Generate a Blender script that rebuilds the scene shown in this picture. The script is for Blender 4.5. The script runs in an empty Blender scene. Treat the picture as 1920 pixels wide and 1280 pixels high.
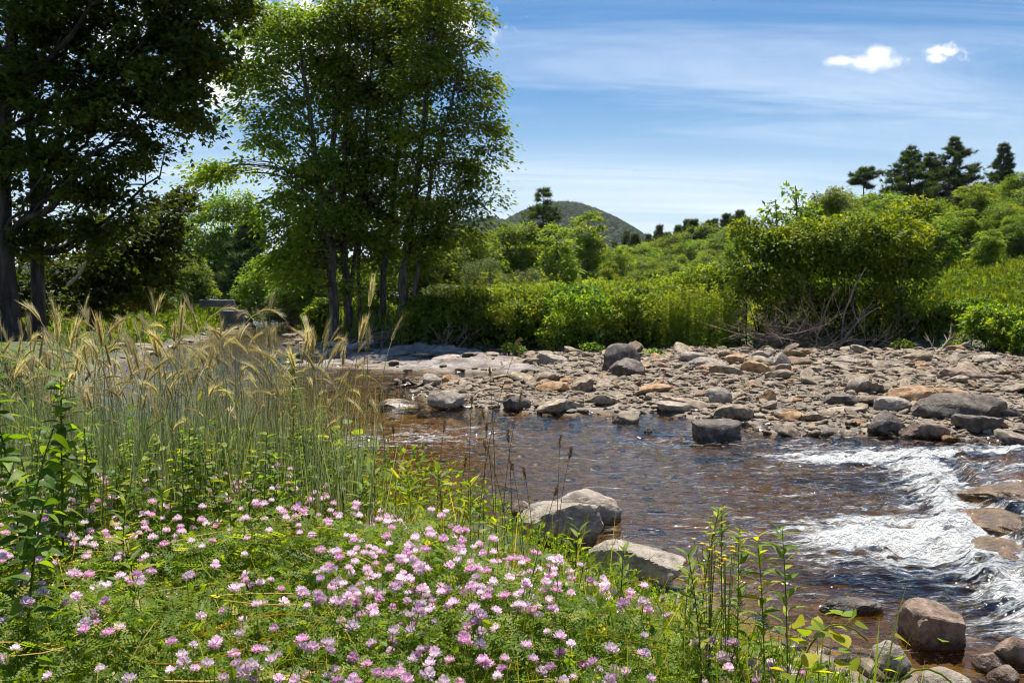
import bpy, bmesh, math, random
import numpy as np
from mathutils import Vector, Matrix, noise as mnoise
random.seed(7)
rng = np.random.default_rng(7)
sc = bpy.context.scene
COL = sc.collection
R = math.radians

# ------------------------------------------------------------------ camera
CAMZ = 3.0
F = 1700.0                      # focal length in units of the photograph's pixels (1920 wide)
HZ = 540.0                      # horizon row
cam_d = bpy.data.cameras.new('camera')
cam = bpy.data.objects.new('camera', cam_d)
COL.objects.link(cam)
cam_d.sensor_width = 36.0
cam_d.lens = 36.0 * F / 1920.0
cam_d.clip_start = 0.05
cam_d.clip_end = 9000.0
cam.location = (0, 0, CAMZ)
cam.rotation_euler = (R(90) - math.atan((640 - HZ) / F), 0, 0)
sc.camera = cam

# ------------------------------------------------------------------ world, sun, exposure
SUN_EL, SUN_AZ = R(69), R(0)   # azimuth clockwise from +Y (straight ahead)
sun_dir = Vector((math.sin(SUN_AZ) * math.cos(SUN_EL), math.cos(SUN_AZ) * math.cos(SUN_EL), math.sin(SUN_EL)))
world = bpy.data.worlds.new('World')
sc.world = world
world.use_nodes = True
wt = world.node_tree
wt.nodes.clear()


def nd(t, typ, **kw):
    n = t.nodes.new(typ)
    for k, v in kw.items():
        if k.startswith('i_'):
            n.inputs[k[2:].replace('_', ' ')].default_value = v
        else:
            setattr(n, k, v)
    return n


def mth(t, op, a, b=None, c=None, clamp=False):
    n = t.nodes.new('ShaderNodeMath')
    n.operation = op
    n.use_clamp = clamp
    for i, v in enumerate((a, b, c)):
        if v is None:
            continue
        if isinstance(v, (int, float)):
            n.inputs[i].default_value = v
        else:
            t.links.new(v, n.inputs[i])
    return n.outputs[0]


def mrange(t, v, a, b, c=0.0, d=1.0):
    n = t.nodes.new('ShaderNodeMapRange')
    n.interpolation_type = 'SMOOTHSTEP'
    t.links.new(v, n.inputs[0])
    for i, x in enumerate((a, b, c, d)):
        n.inputs[i + 1].default_value = x
    return n.outputs[0]


def mixc(t, fac, a, b):
    n = t.nodes.new('ShaderNodeMix')
    n.data_type = 'RGBA'
    for sock, v in ((n.inputs[0], fac), (n.inputs[6], a), (n.inputs[7], b)):
        if isinstance(v, (int, float)):
            sock.default_value = v
        elif isinstance(v, tuple):
            sock.default_value = v if len(v) == 4 else (*v, 1)
        else:
            t.links.new(v, sock)
    return n.outputs[2]


def build_world():
    t = wt
    sky = nd(t, 'ShaderNodeTexSky', sky_type='NISHITA', sun_disc=False, sun_elevation=SUN_EL, sun_rotation=SUN_AZ,
             altitude=300, air_density=1.0, dust_density=0.3, ozone_density=2.2)
    tc = nd(t, 'ShaderNodeTexCoord')
    sep = nd(t, 'ShaderNodeSeparateXYZ')
    t.links.new(tc.outputs['Generated'], sep.inputs[0])
    x, y, z = sep.outputs
    # thin high cloud: a flat layer seen in perspective
    zz = mth(t, 'ADD', mth(t, 'MAXIMUM', z, 0.0), 0.10)
    comb = nd(t, 'ShaderNodeCombineXYZ')
    t.links.new(mth(t, 'MULTIPLY', mth(t, 'DIVIDE', x, zz), 0.22), comb.inputs[0])
    t.links.new(mth(t, 'DIVIDE', y, zz), comb.inputs[1])
    n1 = nd(t, 'ShaderNodeTexNoise', i_Scale=1.6, i_Detail=8.0, i_Roughness=0.62, i_Distortion=0.9)
    t.links.new(comb.outputs[0], n1.inputs['Vector'])
    n2 = nd(t, 'ShaderNodeTexNoise', i_Scale=0.55, i_Detail=3.0)
    t.links.new(comb.outputs[0], n2.inputs['Vector'])
    cir = mth(t, 'MULTIPLY', mrange(t, n1.outputs[0], 0.36, 0.70), mrange(t, n2.outputs[0], 0.38, 0.60))
    low = mrange(t, z, 0.34, 0.12)
    cir = mth(t, 'MULTIPLY', cir, mth(t, 'MULTIPLY_ADD', low, 0.66, 0.10))
    veil = mrange(t, z, 0.24, 0.0, 0.0, 0.55)
    hs = nd(t, 'ShaderNodeHueSaturation', i_Saturation=1.38, i_Value=0.86)
    t.links.new(sky.outputs[0], hs.inputs['Color'])
    c0 = mixc(t, veil, hs.outputs[0], (6.6, 7.7, 9.3))
    c1 = mixc(t, cir, c0, (8.6, 9.2, 10.2))
    # small fair-weather heaps of cloud, in tangent coordinates of the far sky
    yy = mth(t, 'MAXIMUM', y, 0.02)
    a = mth(t, 'DIVIDE', x, yy)
    b = mth(t, 'DIVIDE', z, yy)
    cn = nd(t, 'ShaderNodeCombineXYZ')
    t.links.new(a, cn.inputs[0])
    t.links.new(b, cn.inputs[1])
    n3 = nd(t, 'ShaderNodeTexNoise', i_Scale=42.0, i_Detail=8.0, i_Roughness=0.62)
    t.links.new(cn.outputs[0], n3.inputs['Vector'])
    n3b = nd(t, 'ShaderNodeTexNoise', i_Scale=12.0, i_Detail=3.0, i_Roughness=0.55)
    t.links.new(cn.outputs[0], n3b.inputs['Vector'])
    heaps = [(1618, 124, 62, 17, 0.55), (1575, 122, 42, 10, 0.6), (1636, 110, 30, 18, 0.4), (1762, 106, 40, 15, 0.8), (1748, 116, 26, 10, 0.8),
             (560, 90, 210, 95, 1.5), (430, 160, 120, 50, 1.5), (800, 40, 130, 50, 1.5), (330, 55, 200, 70, 1.5), (1480, -60, 260, 26, 1.8)]
    mask = None
    for (px, py, rx, ry, k) in heaps:
        da = mth(t, 'DIVIDE', mth(t, 'SUBTRACT', a, (px - 960) / F), rx / F)
        db = mth(t, 'DIVIDE', mth(t, 'SUBTRACT', b, (HZ - py) / F), ry / F)
        d = mth(t, 'SQRT', mth(t, 'ADD', mth(t, 'MULTIPLY', da, da), mth(t, 'MULTIPLY', db, db)))
        wob = mth(t, 'MULTIPLY', mth(t, 'SUBTRACT', n3.outputs[0], 0.5), 4.6 * k)
        if k > 1:
            wob = mth(t, 'ADD', mth(t, 'MULTIPLY', wob, 0.5), mth(t, 'MULTIPLY', mth(t, 'SUBTRACT', n3b.outputs[0], 0.5), 3.0))
        m = mrange(t, mth(t, 'ADD', d, wob), 1.15, 0.2)
        mask = m if mask is None else mth(t, 'MAXIMUM', mask, m)
    mask = mth(t, 'MULTIPLY', mask, mrange(t, y, 0.05, 0.2))
    shade = mrange(t, n3.outputs[0], 0.3, 0.6)
    cc = mixc(t, shade, (8.6, 8.9, 9.6), (10.4, 10.4, 10.5))
    c2 = mixc(t, mth(t, 'MULTIPLY', mask, 0.95), c1, cc)
    bg = nd(t, 'ShaderNodeBackground', i_Strength=0.074)
    t.links.new(c2, bg.inputs[0])
    out = nd(t, 'ShaderNodeOutputWorld')
    t.links.new(bg.outputs[0], out.inputs[0])


build_world()
sun_d = bpy.data.lights.new('sun', 'SUN')
sun_d.energy = 5.0
sun_d.angle = R(0.53)
sun_d.color = (1.0, 0.94, 0.83)
sun = bpy.data.objects.new('sun', sun_d)
COL.objects.link(sun)
sun.rotation_euler = sun_dir.to_track_quat('Z', 'Y').to_euler()
vs = sc.view_settings
vs.view_transform = 'Standard'
vs.look = 'None'
vs.gamma = 1.0
vs.use_curve_mapping = False
vs.exposure = 0.82
cy = sc.cycles
cy.max_bounces = 5
cy.diffuse_bounces = 3
cy.glossy_bounces = 2
cy.transmission_bounces = 4
cy.transparent_max_bounces = 12
cy.use_denoising = True
cy.pixel_filter_type = 'BLACKMAN_HARRIS'
cy.filter_width = 1.1
cy.use_adaptive_sampling = True
cy.adaptive_threshold = 0.025
cy.adaptive_min_samples = 12
cy.sample_clamp_indirect = 4.0
cy.blur_glossy = 0.3

# ------------------------------------------------------------------ mesh helpers


def unit(v):
    return v / np.maximum(np.linalg.norm(v, axis=-1, keepdims=True), 1e-9)


def sstep(a, b, x):
    t = np.clip((x - a) / (b - a), 0, 1)
    return t * t * (3 - 2 * t)


def vnoise(x, y, seed=0):
    xi = np.floor(x).astype(np.int64)
    yi = np.floor(y).astype(np.int64)
    fx = x - xi
    fy = y - yi
    fx = fx * fx * (3 - 2 * fx)
    fy = fy * fy * (3 - 2 * fy)

    def h(a, b):
        n = (a * 374761393 + b * 668265263 + seed * 974711) & 0x7fffffff
        n = ((n ^ (n >> 13)) * 1274126177) & 0x7fffffff
        n = n ^ (n >> 16)
        return (n & 0xffff) / 65535.0
    return (h(xi, yi) * (1 - fx) + h(xi + 1, yi) * fx) * (1 - fy) + (h(xi, yi + 1) * (1 - fx) + h(xi + 1, yi + 1) * fx) * fy


def fbm(x, y, seed=0, o=4, g=0.5):
    s = 0.0
    a = 1.0
    tot = 0.0
    for i in range(o):
        s = s + a * vnoise(x * 2 ** i + 17.3 * i, y * 2 ** i - 9.1 * i, seed + i)
        tot += a
        a *= g
    return s / tot


class MB:
    """collects verts, faces, one float per vert ('c') and a material slot per face"""

    def __init__(s):
        s.V = []
        s.F = {3: [], 4: []}
        s.M = {3: [], 4: []}
        s.C = []
        s.n = 0

    def add(s, V, Fc, c=0.5, mat=0):
        V = np.asarray(V, float).reshape(-1, 3)
        Fc = np.asarray(Fc, np.int64)
        if len(V) == 0:
            return
        s.V.append(V)
        s.C.append(np.broadcast_to(np.asarray(c, float), (len(V),)).copy())
        k = Fc.shape[1]
        s.F[k].append(Fc + s.n)
        s.M[k].append(np.full(len(Fc), mat, np.int32))
        s.n += len(V)

    def inst(s, T, TF, pos, U, W, S, c=None, mat=0):
        """copies of a little template (x along U, z along W) at each pos"""
        T = np.asarray(T, float)
        pos = np.asarray(pos, float)
        N = len(pos)
        if N == 0:
            return
        U = unit(np.asarray(U, float))
        W = np.asarray(W, float)
        Vv = unit(np.cross(W, U))
        W2 = np.cross(U, Vv)
        S = np.broadcast_to(np.asarray(S, float), (N,))
        P = pos[:, None, :] + S[:, None, None] * (T[None, :, 0, None] * U[:, None] + T[None, :, 1, None] * Vv[:, None] + T[None, :, 2, None] * W2[:, None])
        k = len(T)
        FF = (np.arange(N)[:, None, None] * k + np.asarray(TF)[None]).reshape(-1, len(TF[0]))
        cc = rng.random(N) if c is None else np.broadcast_to(np.asarray(c, float), (N,))
        s.add(P.reshape(-1, 3), FF, np.repeat(cc, k), mat)

    def tube(s, P, r, sides=6, c=0.5, mat=0, cap=True):
        P = np.asarray(P, float)
        n = len(P)
        r = np.broadcast_to(np.asarray(r, float), (n,))
        Tn = unit(np.gradient(P, axis=0))
        ref = np.array([0.0, 0, 1]) if abs(Tn[0][2]) < 0.9 else np.array([1.0, 0, 0])
        A = []
        a = unit(np.cross(ref, Tn[0]))
        for i in range(n):
            a = unit(a - Tn[i] * np.dot(a, Tn[i]))
            A.append(a)
        A = np.array(A)
        B = np.cross(Tn, A)
        th = np.arange(sides) * 2 * math.pi / sides
        V = P[:, None] + r[:, None, None] * (np.cos(th)[None, :, None] * A[:, None] + np.sin(th)[None, :, None] * B[:, None])
        i = np.arange(n - 1)[:, None] * sides
        j = np.arange(sides)[None]
        q = np.stack([i + j, i + (j + 1) % sides, i + sides + (j + 1) % sides, i + sides + j], -1).reshape(-1, 4)
        s.add(V.reshape(-1, 3), q, c, mat)
        if cap:
            s.add(np.vstack([V[-1], P[-1:]]), [[k, (k + 1) % sides, sides] for k in range(sides)], c, mat)

    def merge(s, o):
        for V, C in zip(o.V, o.C):
            s.V.append(V)
            s.C.append(C)
        for k in (3, 4):
            s.F[k] += [f + s.n for f in o.F[k]]
            s.M[k] += o.M[k]
        s.n += o.n

    def mesh(s, name, mats, smooth=False):
        me = bpy.data.meshes.new(name)
        V = np.vstack(s.V)
        Fs = []
        M = []
        for k in (3, 4):
            if s.F[k]:
                Fs.append(np.vstack(s.F[k]))
                M.append(np.concatenate(s.M[k]))
        me.vertices.add(len(V))
        me.vertices.foreach_set('co', V.astype(np.float32).ravel())
        tot = np.concatenate([np.full(len(f), f.shape[1]) for f in Fs])
        li = np.concatenate([f.ravel() for f in Fs])
        me.loops.add(len(li))
        me.loops.foreach_set('vertex_index', li.astype(np.int32))
        me.polygons.add(len(tot))
        me.polygons.foreach_set('loop_start', np.concatenate([[0], np.cumsum(tot)[:-1]]).astype(np.int32))
        me.polygons.foreach_set('loop_total', tot.astype(np.int32))
        me.polygons.foreach_set('material_index', np.concatenate(M))
        me.polygons.foreach_set('use_smooth', np.full(len(tot), smooth))
        at = me.attributes.new('c', 'FLOAT', 'POINT')
        at.data.foreach_set('value', np.concatenate(s.C).astype(np.float32))
        for m in (mats if isinstance(mats, (list, tuple)) else [mats]):
            me.materials.append(m)
        me.update(calc_edges=True)
        return me

    def build(s, name, mats, parent=None, smooth=False, kind=None):
        return link(name, s.mesh(name, mats, smooth), parent, kind)


def link(name, me, parent=None, kind=None, loc=None):
    o = bpy.data.objects.new(name, me)
    COL.objects.link(o)
    if parent is not None:
        o.parent = parent
    if kind:
        o['kind'] = kind
    if loc is not None:
        o.location = loc
    return o


def tag(o, label, cat, group=None, kind=None):
    o['label'] = label
    o['category'] = cat
    if group:
        o['group'] = group
    if kind:
        o['kind'] = kind
    return o


def thing(name, label, cat, loc=(0, 0, 0), rz=0.0, group=None, scale=None):
    o = bpy.data.objects.new(name, None)
    COL.objects.link(o)
    o.empty_display_size = 0.1
    o.location = loc
    o.rotation_euler = (0, 0, rz)
    if scale is not None:
        o.scale = (scale,) * 3 if isinstance(scale, (int, float)) else scale
    return tag(o, label, cat, group)


KIDS = {}


def dup(root, label, loc, rz=0.0, scale=1.0, group=None, tilt=(0, 0)):
    r = root.copy()
    COL.objects.link(r)
    r.location = loc
    r.rotation_euler = (tilt[0], tilt[1], rz)
    r.scale = (scale,) * 3 if isinstance(scale, (int, float)) else scale
    r['label'] = label
    if group:
        r['group'] = group
    if root.name not in KIDS:
        KIDS[root.name] = [(k, list(k.children)) for k in root.children]
    for k, g in KIDS[root.name]:
        c = k.copy()
        COL.objects.link(c)
        c.parent = r
        for q in g:
            d = q.copy()
            COL.objects.link(d)
            d.parent = c
    return r


# ------------------------------------------------------------------ materials


def new_mat(name):
    m = bpy.data.materials.new(name)
    m.use_nodes = True
    t = m.node_tree
    t.nodes.clear()
    out = t.nodes.new('ShaderNodeOutputMaterial')
    return m, t, out


def ramp(t, fac, stops):
    n = t.nodes.new('ShaderNodeValToRGB')
    el = n.color_ramp.elements
    while len(el) < len(stops):
        el.new(0.5)
    for e, (p, c) in zip(el, stops):
        e.position = p
        e.color = (*c, 1)
    t.links.new(fac, n.inputs[0])
    return n.outputs[0]


def attr(t, name):
    n = t.nodes.new('ShaderNodeAttribute')
    n.attribute_name = name
    return n.outputs['Fac']


def leaf_mat(name, stops, trans=0.42, tcol=(2.3, 2.1, 0.6), rough=0.52, spec=0.22, obvar=0.18, warm=(1.55, 1.28, 1.1)):
    m, t, out = new_mat(name)
    stops = [(p, tuple(min(0.92, a * b) for a, b in zip(c, warm))) for p, c in stops]
    c = ramp(t, attr(t, 'c'), stops)
    oi = nd(t, 'ShaderNodeObjectInfo')
    hs = nd(t, 'ShaderNodeHueSaturation')
    t.links.new(c, hs.inputs['Color'])
    t.links.new(mrange(t, oi.outputs['Random'], 0, 1, 1 - obvar, 1 + obvar), hs.inputs['Value'])
    t.links.new(mrange(t, oi.outputs['Random'], 0, 1, 0.5 - 0.06 * obvar, 0.5 + 0.06 * obvar), hs.inputs['Hue'])
    c = hs.outputs[0]
    p = nd(t, 'ShaderNodeBsdfPrincipled')
    t.links.new(c, p.inputs['Base Color'])
    p.inputs['Roughness'].default_value = rough
    p.inputs['Specular IOR Level'].default_value = spec
    tr = nd(t, 'ShaderNodeBsdfTranslucent')
    mul = nd(t, 'ShaderNodeMix', data_type='RGBA', blend_type='MULTIPLY')
    mul.inputs[0].default_value = 1.0
    t.links.new(c, mul.inputs[6])
    mul.inputs[7].default_value = (*tcol, 1)
    t.links.new(mul.outputs[2], tr.inputs[0])
    mx = nd(t, 'ShaderNodeMixShader')
    mx.inputs[0].default_value = trans
    t.links.new(p.outputs[0], mx.inputs[1])
    t.links.new(tr.outputs[0], mx.inputs[2])
    t.links.new(mx.outputs[0], out.inputs[0])
    return m


def rough_mat(name, cols, scale=4.0, rough=0.8, bump=0.3, bscale=20.0, detail=6.0, stretch=(1, 1, 1), obrand=False, spec=0.3, use_c=False, bdist=0.02, tex='Object', wet=False):
    """matte surface: colours mixed by noise (plus a per-object or per-piece tint), bump"""
    m, t, out = new_mat(name)
    tc = nd(t, 'ShaderNodeTexCoord')
    mp = nd(t, 'ShaderNodeMapping')
    mp.inputs['Scale'].default_value = stretch
    t.links.new(tc.outputs[tex], mp.inputs['Vector'])
    n = nd(t, 'ShaderNodeTexNoise', i_Scale=scale, i_Detail=detail, i_Roughness=0.6)
    t.links.new(mp.outputs[0], n.inputs['Vector'])
    f = mrange(t, n.outputs[0], 0.28, 0.72)
    c = ramp(t, f, cols)
    if obrand or use_c:
        src = nd(t, 'ShaderNodeObjectInfo').outputs['Random'] if obrand else attr(t, 'c')
        tint = ramp(t, src, [(0.0, (0.62, 0.60, 0.58)), (0.16, (1.25, 1.16, 1.02)), (0.30, (0.80, 0.76, 0.72)), (0.45, (1.15, 1.02, 0.86)),
                             (0.6, (0.95, 0.92, 0.92)), (0.72, (1.35, 1.28, 1.18)), (0.86, (1.0, 0.88, 0.74)), (0.95, (1.2, 0.78, 0.46)), (1.0, (0.5, 0.46, 0.43))])
        mul = nd(t, 'ShaderNodeMix', data_type='RGBA', blend_type='MULTIPLY')
        mul.inputs[0].default_value = 1.0
        t.links.new(c, mul.inputs[6])
        t.links.new(tint, mul.inputs[7])
        c = mul.outputs[2]
    p = nd(t, 'ShaderNodeBsdfPrincipled')
    p.inputs['Roughness'].default_value = rough
    if wet:                                   # stones stay wet just above the water they stand in
        geo = nd(t, 'ShaderNodeNewGeometry')
        sp = nd(t, 'ShaderNodeSeparateXYZ')
        t.links.new(geo.outputs['Position'], sp.inputs[0])
        wz_ = mth(t, 'ADD', sp.outputs[2], mth(t, 'MULTIPLY', mth(t, 'SUBTRACT', n.outputs[0], 0.5), 0.22))
        wf = mrange(t, wz_, 0.13, 0.05)
        dk = nd(t, 'ShaderNodeMix', data_type='RGBA', blend_type='MULTIPLY')
        t.links.new(wf, dk.inputs[0])
        t.links.new(c, dk.inputs[6])
        dk.inputs[7].default_value = (0.42, 0.38, 0.34, 1)
        c = dk.outputs[2]
        t.links.new(mrange(t, wf, 0, 1, rough, 0.22), p.inputs['Roughness'])
    t.links.new(c, p.inputs['Base Color'])
    p.inputs['Specular IOR Level'].default_value = spec
    n2 = nd(t, 'ShaderNodeTexNoise', i_Scale=bscale, i_Detail=5.0, i_Roughness=0.65)
    t.links.new(mp.outputs[0], n2.inputs['Vector'])
    b = nd(t, 'ShaderNodeBump', i_Strength=bump, i_Distance=bdist)
    t.links.new(n2.outputs[0], b.inputs['Height'])
    t.links.new(b.outputs[0], p.inputs['Normal'])
    t.links.new(p.outputs[0], out.inputs[0])
    return m


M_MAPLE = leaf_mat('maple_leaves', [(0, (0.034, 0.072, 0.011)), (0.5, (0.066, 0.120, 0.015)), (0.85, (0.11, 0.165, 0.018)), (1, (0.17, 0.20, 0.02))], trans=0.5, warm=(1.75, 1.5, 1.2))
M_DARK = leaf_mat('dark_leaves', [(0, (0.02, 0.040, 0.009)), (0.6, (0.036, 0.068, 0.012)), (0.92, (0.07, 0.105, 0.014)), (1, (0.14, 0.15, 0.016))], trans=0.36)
M_SHRUB = leaf_mat('shrub_leaves', [(0, (0.03, 0.066, 0.010)), (0.5, (0.066, 0.12, 0.014)), (0.85, (0.12, 0.17, 0.017)), (1, (0.19, 0.21, 0.02))], trans=0.48, warm=(1.6, 1.45, 1.2))
M_VINE = leaf_mat('vine_leaves', [(0, (0.028, 0.06, 0.008)), (0.4, (0.075, 0.125, 0.011)), (0.8, (0.18, 0.21, 0.014)), (1, (0.30, 0.28, 0.02))], trans=0.42, warm=(1.3, 1.4, 1.1))
M_LIGHT = leaf_mat('light_leaves', [(0, (0.045, 0.085, 0.012)), (0.5, (0.09, 0.145, 0.018)), (1, (0.18, 0.22, 0.025))], trans=0.48, warm=(1.6, 1.45, 1.2))
M_SILVER = leaf_mat('willow_leaves', [(0, (0.05, 0.085, 0.03)), (0.5, (0.085, 0.13, 0.045)), (1, (0.17, 0.21, 0.09))], trans=0.35, tcol=(1.2, 1.25, 0.7))
M_PINE = leaf_mat('pine_needles', [(0, (0.02, 0.042, 0.018)), (0.6, (0.036, 0.066, 0.024)), (1, (0.07, 0.105, 0.034))], trans=0.3, rough=0.6, warm=(1.3, 1.2, 1.1))
M_WEED = leaf_mat('weed_leaves', [(0, (0.03, 0.075, 0.008)), (0.5, (0.075, 0.15, 0.012)), (0.85, (0.15, 0.22, 0.015)), (1, (0.26, 0.27, 0.02))], trans=0.45)
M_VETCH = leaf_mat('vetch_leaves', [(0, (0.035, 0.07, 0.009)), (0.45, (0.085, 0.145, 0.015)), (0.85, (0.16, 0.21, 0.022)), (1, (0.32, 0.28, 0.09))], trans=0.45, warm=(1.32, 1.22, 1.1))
M_GRASS = leaf_mat('grass_blades', [(0, (0.035, 0.075, 0.008)), (0.5, (0.085, 0.14, 0.014)), (0.85, (0.16, 0.19, 0.03)), (1, (0.32, 0.26, 0.10))], trans=0.4)
M_STRAW = leaf_mat('straw', [(0, (0.26, 0.23, 0.10)), (0.5, (0.48, 0.41, 0.20)), (1, (0.68, 0.60, 0.34))], trans=0.48, tcol=(1.2, 1.1, 0.8), obvar=0.25, warm=(1, 1, 1))
M_RYESTEM = leaf_mat('rye_stems', [(0, (0.19, 0.25, 0.11)), (0.5, (0.32, 0.36, 0.18)), (1, (0.52, 0.46, 0.22))], trans=0.3, tcol=(1.1, 1.1, 0.8), obvar=0.3, warm=(1, 1, 1))
M_BROWNSEED = leaf_mat('brown_seed', [(0, (0.12, 0.07, 0.03)), (1, (0.30, 0.20, 0.09))], trans=0.25, tcol=(1.2, 1.0, 0.7), warm=(1, 1, 1))
M_PETAL = leaf_mat('vetch_petals', [(0, (0.50, 0.19, 0.40)), (0.3, (0.70, 0.42, 0.60)), (0.55, (0.82, 0.64, 0.74)), (1, (0.92, 0.86, 0.87))], trans=0.38, tcol=(1.1, 0.95, 1.05), rough=0.6, spec=0.2, obvar=0.25, warm=(1, 1, 1))
M_YELLOW = leaf_mat('yellow_petals', [(0, (0.75, 0.42, 0.01)), (1, (0.85, 0.6, 0.03))], trans=0.3, tcol=(1.1, 1, 0.6), warm=(1, 1, 1))
M_BARK = rough_mat('bark', [(0, (0.035, 0.028, 0.022)), (0.5, (0.085, 0.07, 0.056)), (1, (0.17, 0.15, 0.125))], scale=3.0, stretch=(2.5, 2.5, 0.5), bump=0.8, bscale=9, bdist=0.05)
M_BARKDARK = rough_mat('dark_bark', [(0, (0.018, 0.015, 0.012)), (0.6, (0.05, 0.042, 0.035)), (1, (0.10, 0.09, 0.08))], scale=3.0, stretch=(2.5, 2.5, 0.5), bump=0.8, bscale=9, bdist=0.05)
M_DEAD = rough_mat('dead_wood', [(0, (0.15, 0.10, 0.075)), (0.5, (0.30, 0.22, 0.17)), (1, (0.44, 0.35, 0.28))], scale=2.0, bump=0.5, bscale=14)
M_DRIFT = rough_mat('driftwood', [(0, (0.20, 0.16, 0.125)), (0.5, (0.36, 0.31, 0.26)), (1, (0.52, 0.47, 0.41))], scale=2.2, bump=0.6, bscale=10)
M_ROCK = rough_mat('river_stone', [(0, (0.11, 0.09, 0.068)), (0.45, (0.20, 0.168, 0.13)), (0.8, (0.29, 0.25, 0.198)), (1, (0.38, 0.335, 0.27))], scale=3.2, bump=0.7, bscale=7, obrand=True, bdist=0.03, rough=0.75, wet=True)
M_COBBLE = rough_mat('cobbles', [(0, (0.11, 0.09, 0.068)), (0.5, (0.19, 0.16, 0.124)), (1, (0.30, 0.26, 0.205))], scale=5.0, bump=0.4, bscale=16, use_c=True, rough=0.75, wet=True)
M_PALEROCK = rough_mat('pale_stone', [(0, (0.20, 0.165, 0.13)), (0.5, (0.32, 0.27, 0.22)), (1, (0.42, 0.37, 0.31))], scale=7, bump=0.9, bscale=26, detail=9.0, stretch=(1, 1, 2.2), bdist=0.03, wet=True)
M_BROWNROCK = rough_mat('brown_stone', [(0, (0.13, 0.085, 0.06)), (0.5, (0.235, 0.165, 0.125)), (1, (0.34, 0.26, 0.205))], scale=8.0, bump=0.9, bscale=28, detail=9.0, bdist=0.03, wet=True)
M_DARKROCK = rough_mat('dark_stone', [(0, (0.055, 0.042, 0.033)), (0.5, (0.105, 0.083, 0.066)), (1, (0.20, 0.165, 0.135))], scale=6.0, bump=0.9, bscale=22, detail=9.0, bdist=0.03, rough=0.6, spec=0.35, wet=True)
M_ORANGEROCK = rough_mat('rusty_stone', [(0, (0.22, 0.12, 0.055)), (0.5, (0.37, 0.215, 0.105)), (1, (0.44, 0.32, 0.205))], scale=6, bump=0.9, bscale=22, detail=9.0, bdist=0.03, wet=True)
M_LEDGE = rough_mat('wet_ledge', [(0, (0.06, 0.035, 0.018)), (0.5, (0.14, 0.08, 0.035)), (1, (0.24, 0.15, 0.07))], scale=5, bump=1.0, bscale=16, detail=8.0, bdist=0.04, rough=0.22, spec=0.5)
M_SLAB = rough_mat('bedrock', [(0, (0.16, 0.13, 0.115)), (0.5, (0.27, 0.225, 0.20)), (1, (0.38, 0.33, 0.29))], scale=0.9, stretch=(0.5, 1.6, 1.0), bump=0.6, bscale=4, bdist=0.06)
M_CONCRETE = rough_mat('concrete', [(0, (0.08, 0.078, 0.074)), (0.6, (0.13, 0.125, 0.12)), (1, (0.18, 0.175, 0.165))], scale=1.5, bump=0.2, bscale=25)
M_FARWOOD = leaf_mat('far_wood', [(0, (0.022, 0.042, 0.016)), (0.5, (0.036, 0.064, 0.02)), (1, (0.065, 0.098, 0.027))], trans=0.2, rough=1.0, spec=0.0, warm=(1.3, 1.2, 1.1))

# ------------------------------------------------------------------ lie of the land (plan in metres, y away from the camera)
CHANNEL = np.array([(60, -3), (12, -1), (6, 1.5), (4.2, 4), (3.1, 6.3), (1.7, 8.3), (.4, 9.6), (-1, 10.3), (-3, 11), (-6, 12.5), (-9, 17), (-12, 24),
                    (-15, 32), (-17.0, 42), (-17.6, 50), (-19.0, 60), (-21.5, 75), (-28, 95), (-42, 120), (-38, 124), (-24, 100), (-17.2, 80),
                    (-15.2, 66), (-13.2, 55), (-11, 47), (-9, 42.5), (-5, 41.5), (1, 42), (5.5, 42.5), (12, 43), (17, 43), (20, 38), (24, 35), (60, 32)], float)
UPSTREAM = np.array([(5.2, -2), (5.2, 8.3), (5.5, 9.6), (6.0, 11), (6.5, 12.4), (6.9, 14.2), (7.7, 15.9), (10, 16.7), (12.0, 19), (13, 23), (16, 27), (60, 28), (60, -2)], float)
BAR = np.array([(-3.6, 28.3), (-2.5, 24.5), (-1.4, 22.6), (0.2, 21.6), (2.0, 21.8), (3.6, 21.4), (4.6, 20.0), (5.6, 19.0), (7.0, 18.0), (9.0, 17.9), (11, 18.2), (12.4, 20.5), (14.5, 21.6), (17.5, 22.5), (40, 24),
                (40, 46), (2, 46), (0.5, 36), (1.5, 31.5), (-1, 29.6)], float)
SLAB = np.array([(-9.2, 36), (-7, 34.2), (-3.5, 32.8), (-1, 32.2), (1.2, 31.6), (2.3, 34), (2.6, 40), (1.5, 43.5), (-4, 43.5), (-9, 43), (-10, 39)], float)


def sdist(x, y, poly):
    """signed distance, positive inside"""
    sh = np.shape(x)
    x = np.ravel(x)
    y = np.ravel(y)
    d = np.full(x.shape, 1e9)
    ins = np.zeros(x.shape, bool)
    n = len(poly)
    for i in range(n):
        ax, ay = poly[i]
        bx, by = poly[(i + 1) % n]
        ex, ey = bx - ax, by - ay
        t = np.clip(((x - ax) * ex + (y - ay) * ey) / (ex * ex + ey * ey), 0, 1)
        d = np.minimum(d, np.hypot(x - ax - t * ex, y - ay - t * ey))
        cr = (ay > y) != (by > y)
        with np.errstate(divide='ignore', invalid='ignore'):
            xi = ax + (y - ay) * ex / (ey if ey != 0 else 1e-9)
        ins ^= cr & (x < xi)
    return np.where(ins, d, -d).reshape(sh)


def wob(x, y, a=0.5, s=0.6, seed=3):
    return (fbm(x * s, y * s, seed, 3) - 0.5) * 2 * a


def level(x, y):
    s = sdist(x, y, UPSTREAM) + wob(x, y, 0.45, 1.3, 21) + wob(x, y, 0.15, 4.0, 25)
    return 0.16 * sstep(-0.1, 0.35, s) + 0.14 * sstep(0.5, 1.1, s) + 0.12 * sstep(1.2, 4, s)


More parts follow.
